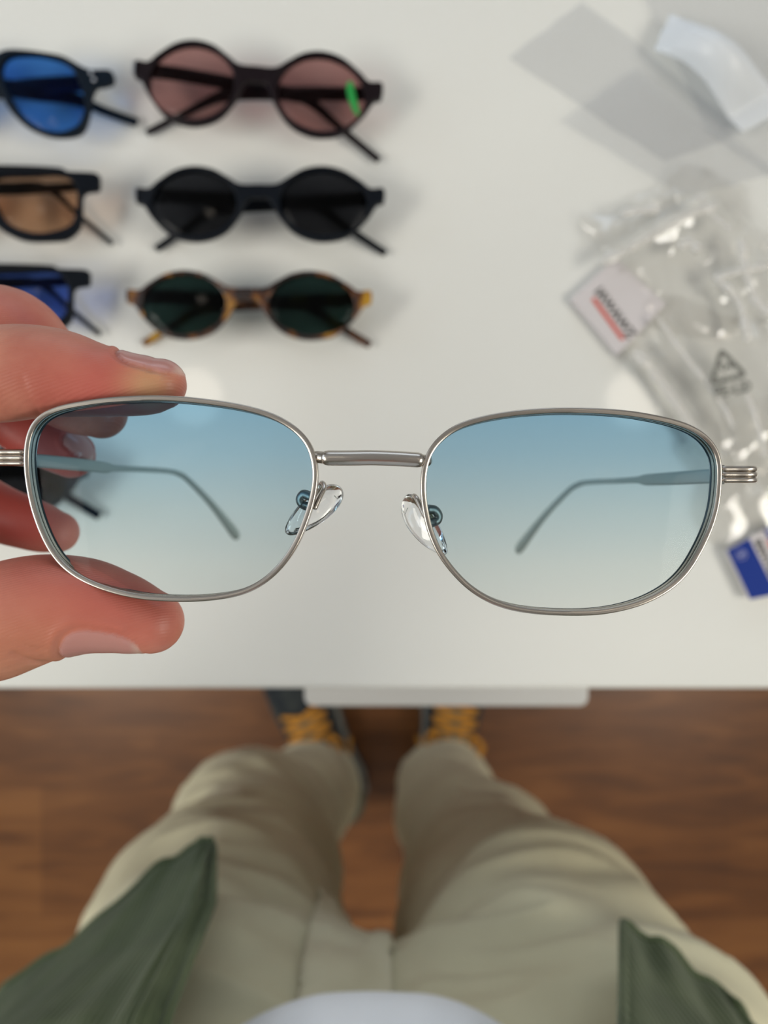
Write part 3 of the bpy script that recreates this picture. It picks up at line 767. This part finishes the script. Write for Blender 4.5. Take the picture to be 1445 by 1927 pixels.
temple([(-16,861,.150,.0014,.0005),(60,866,.1585,.00145,.0005),(105,870,.166,.0015,.0005),(165,876,.180,.0015,.0005),(200,880,.191,.0014,.0005),(216,881,.196,.0009,.0006),(260,883,.212,.0008,.0007),(310,886,.232,.0008,.0007),(335,891,.241,.0008,.0008),(355,904,.246,.0008,.0008),(395,945,.255,.0010,.0010),(428,986,.264,.0015,.0013),(440,1002,.268,.0018,.0014),(446,1010,.270,.0015,.0011)])
temple([(1416,893,.150,.0014,.0005),(1340,896,.1585,.00155,.0005),(1290,899,.168,.00155,.0005),(1235,902,.183,.0015,.0005),(1213,903,.190,.0014,.0005),(1198,903,.196,.0009,.0006),(1160,905,.210,.0008,.0007),(1112,907,.232,.0008,.0007),(1090,911,.241,.0008,.0008),(1068,925,.246,.0008,.0008),(1025,970,.255,.0010,.0010),(992,1012,.265,.0015,.0013),(980,1028,.269,.0018,.0014),(974,1036,.271,.0015,.0011)])
# nose pads
def nosepad(c, axis, nrm, L, Wd, clip, arm, bolt):
    axis = Vector(axis).normalized(); nrm = Vector(nrm); nrm = (nrm-axis*nrm.dot(axis)).normalized(); s = axis.cross(nrm)
    vs = []; fs = []; n = 40; rings = [(-1, .0), (-1, .55), (-.75, .86), (0, 1.0), (.75, .86), (1, .55), (1, 0)]
    c = Vector(c); th = .0013
    for (h, r) in rings[1:-1]:
        for k in range(n):
            an = 2*PI*k/n; ca, sa = math.cos(an), math.sin(an)
            eg = 1+.18*ca
            dish = -.0009*((ca*r)**2)
            vs.append(c+axis*(L*(r if r == 1 else (r*.4+.55 if r > .8 else r*.8))*ca)+s*(Wd*(r if r == 1 else (.9 if r > .8 else .55))*sa*eg)+nrm*(h*th+dish))
    m = len(rings)-2
    for i in range(m-1):
        for k in range(n): fs.append((i*n+k, i*n+(k+1) % n, (i+1)*n+(k+1) % n, (i+1)*n+k))
    vs.append(c-nrm*th); vs.append(c+nrm*th); a, b = len(vs)-2, len(vs)-1
    for k in range(n): fs.append((a, (k+1) % n, k)); fs.append((b, (m-1)*n+k, (m-1)*n+(k+1) % n))
    pad = mobj('nose_pad', vs, fs, M_pad, gl)
    mb = MB().tube(smooth_path(arm, 8), .00048, n=10); mb.build('pad_arm', M_silver, gl)
    bx = MB(); bx.tube(smooth_path(clip, 6), .0009, n=14, asp=.8); b_ = bx.build('pad_clip', M_silver_dark, gl)
    return pad
# left pad
nosepad(P(592, 959, .1450), P(648, 912, .1475)-P(535, 1006, .1432), (0.45, 0.35, 1.0), .0072, .0029,
        [P(584, 934, .1432), P(571, 930, .1440), P(564, 940, .1445), P(570, 951, .1445), P(583, 954, .1440)],
        [P(593, 955, .1395), P(602, 935, .1402), P(610, 918, .1412), P(606, 909, .1425), P(598, 922, .1435), P(585, 944, .1440)], None)
nosepad(P(796, 988, .1450), P(755, 930, .1475)-P(836, 1046, .1432), (-0.85, 0.25, 0.8), .0072, .0029,
        [P(806, 958, .1432), P(818, 960, .1440), P(825, 970, .1445), P(822, 980, .1445), P(808, 986, .1440)],
        [P(800, 972, .1395), P(793, 958, .1402), P(784, 938, .1412), P(779, 934, .1425), P(788, 950, .1435), P(806, 972, .1440)], None)

# ------------------------------------------------------------------ the person
def PR(px, py, d, r): return (P(px, py, d), R(r, d))
person = thing('person', 'person in green jacket and khaki trousers holding the silver eyeglasses', 'person', (0, -0.36, 0))
hb = MB()
index = [PR(-300, 790, .166, 100), PR(-180, 735, .156, 96), PR(-80, 708, .150, 92), PR(0, 704, .147, 91), PR(60, 700, .1465, 88), PR(120, 704, .1465, 82), PR(180, 715, .1465, 70), PR(240, 724, .1465, 60), PR(285, 726, .1465, 54), PR(303, 724, .1465, 48)]
middle = [PR(-300, 770, .182, 98), PR(-130, 690, .176, 96), PR(-40, 640, .170, 94), PR(12, 640, .167, 98), PR(60, 680, .166, 90), PR(110, 728, .167, 74), PR(150, 758, .168, 62), PR(190, 777, .168, 49)]
ring = [PR(-280, 790, .196, 84), PR(-130, 720, .190, 76), PR(-50, 725, .187, 72), PR(10, 765, .184, 66), PR(60, 806, .183, 60), PR(100, 836, .183, 51), PR(134, 856, .183, 44)]
pinky = [PR(-290, 880, .205, 76), PR(-160, 900, .196, 66), PR(-70, 935, .190, 60), PR(0, 967, .186, 54), PR(50, 984, .184, 50), PR(85, 995, .184, 46), PR(109, 1001, .184, 39)]
thumb = [PR(-420, 1060, .175, 150), PR(-300, 1120, .160, 130), PR(-180, 1165, .150, 112), PR(-90, 1185, .1475, 106), PR(-20, 1178, .1470, 106), PR(30, 1158, .1470, 107), PR(90, 1143, .1470, 101), PR(160, 1140, .1470, 91), PR(220, 1151, .1470, 78), PR(262, 1163, .1470, 68), PR(286, 1170, .1470, 60)]
for ch in (index, middle, ring, pinky, thumb): hb.chain(ch, n=28)
# palm
wrist = Vector((-0.205, -0.015, H-.205))
for ch, r0 in ((index, .016), (middle, .0165), (ring, .016), (pinky, .015)):
    hb.chain([(ch[0][0], R(98, ch[0][0].z*-1+H)), ((ch[0][0]+wrist)/2, r0+.003), (wrist, .020)], n=20)
hb.chain([(thumb[0][0], thumb[0][1]), ((thumb[0][0]+wrist)/2, .019), (wrist, .020)], n=20)
hb.chain([(wrist, .026), (wrist+Vector((-.035, -.05, .0)), .026)], n=24)
hand = remesh(hb, 0.00055, 6, .5)
co = getco(hand); no = getno(hand); N = len(co)
att = {k: np.zeros(N) for k in ('nail', 'nailtip', 'red', 'pale')}
def nail(c, a, n, hl, ha, rmax):
    c = np.array(c); a = np.array(Vector(a).normalized()); n = Vector(n); n = n-Vector(a)*n.dot(Vector(a)); n = np.array(n.normalized())
    v = co-c; t = v@a; w_ = v-np.outer(t, a); wl = np.linalg.norm(w_, axis=1)+1e-9
    ang = np.arccos(np.clip((w_@n)/wl, -1, 1)); f = np.abs(t/hl)**3.2+np.abs(ang/ha)**3.2
    ok = wl < rmax
    ins = ok & (f < 1)
    att['nail'] = np.maximum(att['nail'], np.where(ok, np.clip((1.06-f)/.12, 0, 1), 0))
    att['nailtip'] = np.maximum(att['nailtip'], np.where(ok, np.clip((t/hl-.72)/.2, 0, 1)*np.clip((1.15-f)/.3, 0, 1)*.55, 0))
    sc_ = np.where(ins, .00016, 0)-np.where(ok, .00032*np.exp(-((f-1.15)/.22)**2), 0)*(t/hl < .75)
    sc_ = sc_+np.where(ok, .00030*np.exp(-((f-1.9)/.45)**2), 0)*(t/hl < .6)
    co[:] += no*sc_[:, None]
tipi = P(278, 726, .1465)
nail(tipi, P(303, 737, .1465)-P(240, 722, .1465), (0.0, 1.0, 0.02), R(62, .1465), math.radians(58), .013)
tipt = P(224, 1150, .147)
nail(tipt, P(286, 1170, .147)-P(200, 1146, .147), (0, -1.0, .10), R(68, .147), math.radians(62), .014)
nail(P(146, 862, .183), P(134, 856, .183)-P(60, 806, .183), (.35, .75, .62), R(30, .183), math.radians(38), .009)
setco(hand, co)
def gauss(px, py, d, s):
    c = np.array(P(px, py, d)); return np.exp(-((co-c)**2).sum(1)/(2*s*s))
att['red'] = np.clip(.8*gauss(190, 745, .14, .009)+.55*gauss(335, 725, .14, .004)+.6*gauss(200, 1120, .138, .012)+.9*gauss(30, 820, .175, .012)+.8*gauss(20, 990, .178, .010)+.5*gauss(20, 610, .16, .008)+.35*gauss(60, 1100, .138, .012)+.7*gauss(100, 870, .18, .01), 0, 1)
att['pale'] = np.clip(.95*gauss(278, 722, .1385, .0036)+.25*gauss(60, 1240, .14, .010), 0, 1)
# creases on thumb underside and index joint
for (x0, y0, x1, y1, dd_, dp) in ((30, 1230, 75, 1275, .139, .0005), (0, 1190, 60, 1225, .138, .0003), (52, 715, 60, 790, .140, .00015)):
    a = np.array(P(x0, y0, dd_)); b = np.array(P(x1, y1, dd_)); ab = b-a; t = np.clip(((co-a)@ab)/(ab@ab), 0, 1)
    ds = np.linalg.norm((co-a-np.outer(t, ab))[:, :2], axis=1); front = no[:, 2] > 0
    co -= no*(dp*np.exp(-(ds/.0007)**2)*front)[:, None]
setco(hand, co)
# arms, torso and head below the clothes, one surface
bb = MB()
sh_l, el_l = Vector((-.20, -.44, 1.40)), Vector((-.33, -.27, 1.12))
wr2 = wrist+Vector((-.03, -.045, 0))
bb.chain([(wr2, .027), (wr2.lerp(el_l, .5), .036), (el_l, .042), (el_l.lerp(sh_l, .5), .046), (sh_l, .052)], n=20)
sh_r, el_r = Vector((.20, -.44, 1.40)), Vector((.31, -.47, 1.12)); wr_r = Vector((.36, -.40, .90))
bb.chain([(sh_r, .052), (el_r.lerp(sh_r, .5), .046), (el_r, .042), (el_r.lerp(wr_r, .5), .036), (wr_r, .027)], n=20)
bb.chain([(wr_r, .027), (wr_r+Vector((0, .01, -.05)), .036), (wr_r+Vector((0, .015, -.085)), .034)], n=16)
for k in range(4):
    a = wr_r+Vector((.002, -.024+.019*k, -.09)); bb.chain([(a, .0105), (a+Vector((-.004, .004, -.035)), .010), (a+Vector((-.016, .008, -.062)), .009), (a+Vector((-.028, .008, -.080+.004*abs(k-2))), .008)], n=12)
bb.chain([(wr_r+Vector((-.01, .03, -.035)), .012), (wr_r+Vector((-.022, .05, -.065)), .011), (wr_r+Vector((-.03, .052, -.09)), .0095)], n=12)
for s in (-.07, 0, .07):
    bb.chain([(Vector((s, -.38, .95)), .10), (Vector((s, -.37, 1.10)), .095), (Vector((s*1.2, -.42, 1.28)), .10), (Vector((s*1.3, -.45, 1.40)), .07)], n=20)
bb.chain([(Vector((-.18, -.44, 1.41)), .05), (Vector((0, -.46, 1.44)), .06), (Vector((.18, -.44, 1.41)), .05)], n=16)
bb.chain([(Vector((0, -.46, 1.42)), .055), (Vector((0, -.45, 1.50)), .052), (Vector((0, -.44, 1.56)), .055)], n=16)
hc = Vector((0, -.43, 1.64))
bb.ball(hc, .092, 24, (.83, 1.02, 1.15)); bb.ball(hc+Vector((0, .035, -.06)), .058, 16, (.95, 1, 1))
bb.chain([(hc+Vector((0, .085, .0)), .008), (hc+Vector((0, .105, -.022)), .012)], n=10)
for s in (-1, 1):
    bb.ball(hc+Vector((s*.078, 0, -.01)), .022, 10, (.35, .8, 1.3)); bb.ball(hc+Vector((s*.032, .078, .0)), .013, 10)
bb.chain([(hc+Vector((-.02, .086, -.055)), .006), (hc+Vector((0, .092, -.055)), .0075), (hc+Vector((.02, .086, -.055)), .006)], n=8)
for s, a in ((-1, [(-.12, -.36, .84), (-.12, -.375, .52), (-.108, -.435, .13)]), (1, [(.12, -.36, .84), (.11, -.40, .52), (.10, -.43, .13)])):
    bb.chain([(Vector(a[0]), .068), (Vector(a[1]), .046), (Vector(a[2]), .036)], n=18)
body = remesh(bb, .007, 4, .5)
bm = bmesh.new(); bm.from_mesh(body)
tmp = bpy.data.meshes.new('j'); bm.free()
v1, v2 = getco(hand), getco(body)
f1 = [tuple(p.vertices) for p in hand.polygons]; f2 = [tuple(i+len(v1) for i in p.vertices) for p in body.polygons]
tmp.from_pydata(np.vstack([v1, v2]).tolist(), [], f1+f2); tmp.update()
for k, a in att.items():
    at = tmp.attributes.new(k, 'FLOAT', 'POINT'); at.data.foreach_set('value', np.concatenate([a, np.zeros(len(v2))]))
link('body', tmp, M_skin, person)
# hair
hm = MB().ball(hc+Vector((0, -.012, .022)), .1, 24, (.86, 1.03, 1.1)); hv = [v for v in hm.v]
hair = remesh(hm, .006, 2, .5); a = getco(hair)
for i, v in enumerate(a):
    if v[1]-hc.y > .03 and v[2]-hc.z < .06: a[i] = [hc.x+(v[0]-hc.x)*.7, hc.y+(v[1]-hc.y)*.55, hc.z+(v[2]-hc.z)*.9+.02]
    else: a[i] += np.array([nz(v, 60, 1), nz(v, 60, 2), nz(v, 60, 3)])*.004
setco(hair, a); link('hair', hair, M_hair, person)

# trousers
def LP(px, py, r, z): d_ = H-z; return (P(px, py, d_), R(r, d_))
tm = MB()
left = [LP(598, 1484, 70, .10), LP(592, 1490, 76, .18), LP(562, 1508, 90, .34), LP(535, 1535, 104, .44), LP(465, 1553, 134, .52), LP(468, 1640, 160, .60), LP(420, 1740, 208, .71), LP(385, 1890, 265, .83)]
right = [LP(832, 1476, 70, .10), LP(834, 1484, 76, .18), LP(846, 1520, 90, .34), LP(862, 1560, 106, .44), LP(915, 1625, 140, .52), LP(930, 1690, 168, .60), LP(975, 1775, 215, .71), LP(1045, 1905, 290, .83)]
for ch in (left, right): tm.chain(ch, n=40)
tm.chain([(Vector((-.105, -.345, .90)), .118), (Vector((-.01, -.372, .905)), .116), (Vector((.115, -.350, .90)), .122)], n=40)
tm.chain([(Vector((-.075, -.375, 1.0)), .120), (Vector((.075, -.375, 1.0)), .120)], n=40)
tro = remesh(tm, .0038, 14, .5); co = getco(tro); no = getno(tro)
off = np.zeros(len(co))
for i, v in enumerate(co):
    x, y, z = v
    a = nz((x*1.0, y, z*2.2), 9, 1)*.009+(1-abs(nz((x*.7, y, z*2.6), 15, 4))*2.2)*.0055+nz((x, y, z), 40, 2)*.0012
    # creases running out from the crotch
    r = math.hypot(x+.0, z-.86); th = math.atan2(z-.86, abs(x)+.02)
    a += .0042*math.sin(th*9+nz(v, 10, 6)*2)*math.exp(-((r-.12)/.10)**2)
    if z < .45: a += .0035*math.sin(z*70+nz(v, 12, 8)*4)*min(1, (.45-z)/.1)
    off[i] = a
    if z < .13: off[i] += .004*(z-.10 > 0)
    if y > -.36 and z > .80 and z < 1.0:
        # fly facing, a stitched double layer
        if -.0445 < x < .0050: off[i] += .0045*min(1, (min(x+.0445, .0050-x))/.003)
        for xs in (-.0400, .0008):
            off[i] -= .0018*math.exp(-((x-xs)/.0022)**2)
co += no*off[:, None]; setco(tro, co)
tro_o = link('trousers', tro, M_trouser, person)
no = getno(tro)
FX0, FX1 = -.0435, .0042
sel = {}; fv = []; ff = []
for p in tro.polygons:
    vi = list(p.vertices)
    if all(FX0-.002 < co[i][0] < FX1+.002 and co[i][1] > -.36 and co[i][2] > .79 for i in vi) and p.normal.y > -.1 or False:
        q = []
        for i in vi:
            if i not in sel:
                sel[i] = len(fv); c_ = co[i].copy(); c_[0] = min(max(c_[0], FX0), FX1)
                fv.append(Vector(c_)+Vector(no[i])*.0028+Vector((0, -.36, 0))*0)
            q.append(sel[i])
        ff.append(tuple(q))
off_p = woff(person)
fly = mobj('fly_facing', fv, ff, M_fly, tro_o)
fs_ = fly.modifiers.new('solid', 'SOLIDIFY'); fs_.thickness = .0032; fs_.offset = 0

# T-shirt
ts = MB()
sf = P(705, 1893, .30)
for s in (-1, 0, 1):
    ts.chain([(Vector((s*.075-.002, -.365+(.0), 1.02)), .118), (Vector((s*.075, -.37, 1.12)), .122), (Vector((s*.085, -.42, 1.28)), .115), (Vector((s*.09, -.45, 1.39)), .080)], n=30)
ts.ball(Vector((sf.x-.002, sf.y-.112, .995)), .112, 32, (1, 1, .5))
tsh = remesh(ts, .006, 6, .5); co = getco(tsh); no = getno(tsh)
for i, v in enumerate(co): co[i] += no[i]*(nz((v[0]*2, v[1], v[2]*.6), 12, 3)*.004)
setco(tsh, co); link('t_shirt', tsh, M_shirt, person)

# jacket: open front, hem round the hips, sleeve on the left arm
def jacket():
    def pc(px, py, d_): return P(px, py, d_*.84)
    # columns run round the body; each column is a list of points hem -> chest
    cols = []
    def col(h, m1, m2, top): cols.append([Vector(p) for p in (h, m1, m2, top)])
    def pr(px, py, d_): return P(px, py, d_*.72)
    # left side of the picture (front edge first)
    col(pc(402, 1592, .50), pc(400, 1700, .425), pc(318, 1905, .33), (-.085, -.235, 1.18))
    col(pc(396, 1582, .505), pc(360, 1712, .415), pc(262, 1905, .322), (-.10, -.232, 1.18))
    col(pc(384, 1583, .508), pc(330, 1730, .42), pc(205, 1915, .325), (-.12, -.240, 1.18))
    col(pc(345, 1603, .51), pc(240, 1770, .43), pc(100, 1925, .34), (-.15, -.265, 1.18))
    col(pc(292, 1638, .51), pc(175, 1800, .44), pc(0, 1960, .355), (-.175, -.29, 1.18))
    col(pc(200, 1715, .51), pc(80, 1850, .45), pc(-90, 2020, .37), (-.20, -.33, 1.18))
    col(pc(95, 1800, .51), pc(-30, 1930, .46), pc(-170, 2120, .39), (-.215, -.37, 1.18))
    col(pc(0, 1872, .515), pc(-100, 2010, .47), pc(-200, 2250, .40), (-.215, -.42, 1.18))
    col((-.26, -.40, .78), (-.25, -.42, .86), (-.235, -.44, .96), (-.20, -.47, 1.18))
    col((-.20, -.50, .78), (-.19, -.50, .86), (-.18, -.505, .96), (-.14, -.51, 1.18))
    col((-.07, -.53, .78), (-.07, -.53, .86), (-.06, -.53, .96), (-.05, -.53, 1.18))
    col((.07, -.53, .78), (.07, -.53, .86), (.06, -.53, .96), (.05, -.53, 1.18))
    col((.20, -.50, .78), (.19, -.50, .86), (.18, -.505, .96), (.14, -.51, 1.18))
    col((.265, -.43, .78), (.255, -.43, .86), (.235, -.44, .96), (.20, -.47, 1.18))
    col(pr(1410, 1925, .50), pr(1500, 2040, .45), pr(1620, 2250, .39), (.215, -.40, 1.18))
    col(pr(1345, 1862, .50), pr(1420, 1975, .44), pr(1560, 2150, .37), (.205, -.35, 1.18))
    col(pr(1270, 1800, .50), pr(1330, 1915, .43), pr(1450, 2050, .355), (.175, -.30, 1.18))
    col(pr(1215, 1760, .50), pr(1245, 1870, .42), pr(1310, 1990, .345), (.15, -.27, 1.18))
    col(pr(1172, 1734, .50), pr(1173, 1850, .41), pr(1172, 1960, .34), (.11, -.245, 1.18))
    # smooth both ways
    rows = []
    for c in cols:
        c = c+[Vector((c[3].x*.95, c[3].y-.06 if c[3].y > -.4 else c[3].y-.01, 1.34)), Vector((c[3].x*.75, -.455+(c[3].y+.43)*.45, 1.46))]
        rows.append([c[i].lerp(c[i+1], k/12) for i in range(len(c)-1) for k in range(12)]+[c[-1]])
    nr = len(rows[0]); grid = [smooth_path([r[i] for r in rows], 8) for i in range(nr)]
    nc = len(grid[0]); vs = []
    for i in range(nr):
        for j in range(nc):
            p = grid[i][j].copy(); w_ = max(0, 1-i/40)
            f = nz((j*.16, i*.05, 1), 1.3, 9)*.006*min(1, j/6, (nc-1-j)/6)
            p += Vector((f*.3, f, 0))
            if i == 0: p.z += .001
            vs.append(p)
    fs = [(i*nc+j, i*nc+j+1, (i+1)*nc+j+1, (i+1)*nc+j) for i in range(nr-1) for j in range(nc-1)]
    return vs, fs, nc
vs, fs, nc = jacket()
jk = mobj('jacket', vs, fs, M_jacket, person)
so = jk.modifiers.new('solid', 'SOLIDIFY'); so.thickness = .003; so.offset = -1
# hem and placket seams as raised cords
def seam(idx):
    pts = [Vector(vs[i]) for i in idx]
    return pts
nr = len(vs)//nc
sm_ = MB(); sm_.tube([vs[i*nc] for i in range(0, nr-12)], .0022, n=8); sm_.tube([vs[i*nc+nc-1] for i in range(0, nr-12)], .0022, n=8); sm_.tube([vs[j] for j in range(nc)], .0022, n=8)
sm_.tube([vs[i*nc+8]+Vector((0, 0, .0012)) for i in range(2, nr-12)], .0012, n=6)
sm_.build('jacket_hem', M_jacket, jk)
slv = MB()
slv.chain([(wr2.lerp(el_l, .12), .038), (wr2.lerp(el_l, .5), .050), (el_l, .058), (el_l.lerp(sh_l, .5), .064), (sh_l, .072)], n=24)
sl_m = remesh(slv, .006, 4, .5); link('sleeve', sl_m, M_jacket, jk)
slv = MB()
slv.chain([(wr_r.lerp(el_r, .12), .038), (wr_r.lerp(el_r, .5), .050), (el_r, .058), (el_r.lerp(sh_r, .5), .064), (sh_r, .072)], n=24)
sl_m = remesh(slv, .006, 4, .5); link('sleeve', sl_m, M_jacket, jk)

# shoes
def shoe(heel, ang, parent):
    hx, hy = heel
    ca, sa = math.cos(ang), math.sin(ang)
    def W(u, s, z):   # u along the foot from heel (m), s sideways to the right
        return Vector((hx-sa*u+ca*s, hy+ca*u+sa*s, z))
    us = [-.012, 0, .03, .07, .11, .15, .19, .23, .26, .28, .288]
    hw = [.024, .036, .044, .042, .042, .047, .053, .054, .047, .031, .013]
    ht = [.075, .088, .095, .100, .105, .095, .078, .062, .052, .044, .036]
    def loft(z0f, z1f, scale, arch, mat, name):
        vs = []; fs = []; m = 18
        for u, h_, t in zip(us, hw, ht):
            z0, z1 = z0f, z1f(t)
            for k in range(m):
                an = 2*PI*k/m; c, s = math.cos(an), math.sin(an)
                q = lambda v, e: math.copysign(abs(v)**e, v)
                sx_ = h_*scale*q(c, arch); zz = (z0+z1)/2+(z1-z0)/2*q(s, arch)
                if name == 'shoe_upper' and s > 0: sx_ *= 1-.42*s*s
                vs.append(W(u*1.0+(.003 if scale > 1 and u > .2 else 0), sx_, zz))
        n = len(us)
        for i in range(n-1):
            for k in range(m): fs.append((i*m+k, i*m+(k+1) % m, (i+1)*m+(k+1) % m, (i+1)*m+k))
        fs.append(tuple(range(m))); fs.append(tuple((n-1)*m+k for k in range(m)))
        return vs, fs, mat, name
    v, f, mt, nm = loft(.020, lambda t: t, 1.0, .75, M_shoe, 'shoe_upper')
    up = mobj('shoe', v, f, mt, parent)
    v, f, mt, nm = loft(.0005, lambda t: .016, 1.10, .35, M_sole, 'sole'); mobj('sole', v, f, mt, up)
    v, f, mt, nm = loft(.014, lambda t: .030, 1.06, .5, M_mid, 'midsole'); mobj('midsole', v, f, mt, up)
    def top(u): return float(np.interp(u, us, ht))
    # side panels and tongue
    tg = MB(); tg.tube(smooth_path([W(.05, 0, .135), W(.08, 0, .122), W(.12, 0, top(.12)+.006), (W(.17, 0, top(.17)+.004))], 5), [.024]*16, n=12, up=(0, 0, 1), asp=.2)
    tg.build('tongue', M_shoe_light, up)
    lc = MB(); n = 6
    for k in range(n):
        u0 = .075+k*.018; u1 = u0+.018; w_ = .034
        for s in (-1, 1):
            pts = [W(u0, s*w_, top(u0)+.004-.008), W((u0+u1)/2, 0, top((u0+u1)/2)+.013), W(u1, -s*w_, top(u1)+.004-.008)]
            lc.tube(smooth_path(pts, 6), .0045, n=8, up=(0, 0, 1), asp=.6)
    u0 = .078; zt = top(u0)+.024
    for s in (-1, 1):
        pts = [W(u0, 0, zt), W(u0+.012, s*.024, zt+.012), W(u0+.04, s*.044, zt-.002), W(u0+.05, s*.034, zt-.010), W(u0+.02, s*.012, zt-.002), W(u0, 0, zt)]
        lc.tube(smooth_path(pts, 6), .0034, n=8)
        pts = [W(u0, 0, zt), W(u0-.01, s*.02, zt), W(u0+.005, s*.042, zt-.02), W(u0+.03, s*.055, zt-.045)]
        lc.tube(smooth_path(pts, 6), .0034, n=8)
    lc.ball(W(u0, 0, zt+.002), .008, 10)
    lc.build('laces', M_lace, up)
    cl = MB(); cl.tube([W(.035+.045*math.cos(a)*.9, .036*math.sin(a), .098) for a in np.linspace(0, 2*PI, 24, endpoint=False)], .010, n=10, closed=True)
    cl.build('collar', M_shoe_light, up)
    return up
shoe((-.062, -.495), math.radians(24), person)
shoe((.095, -.487), math.radians(-8), person)
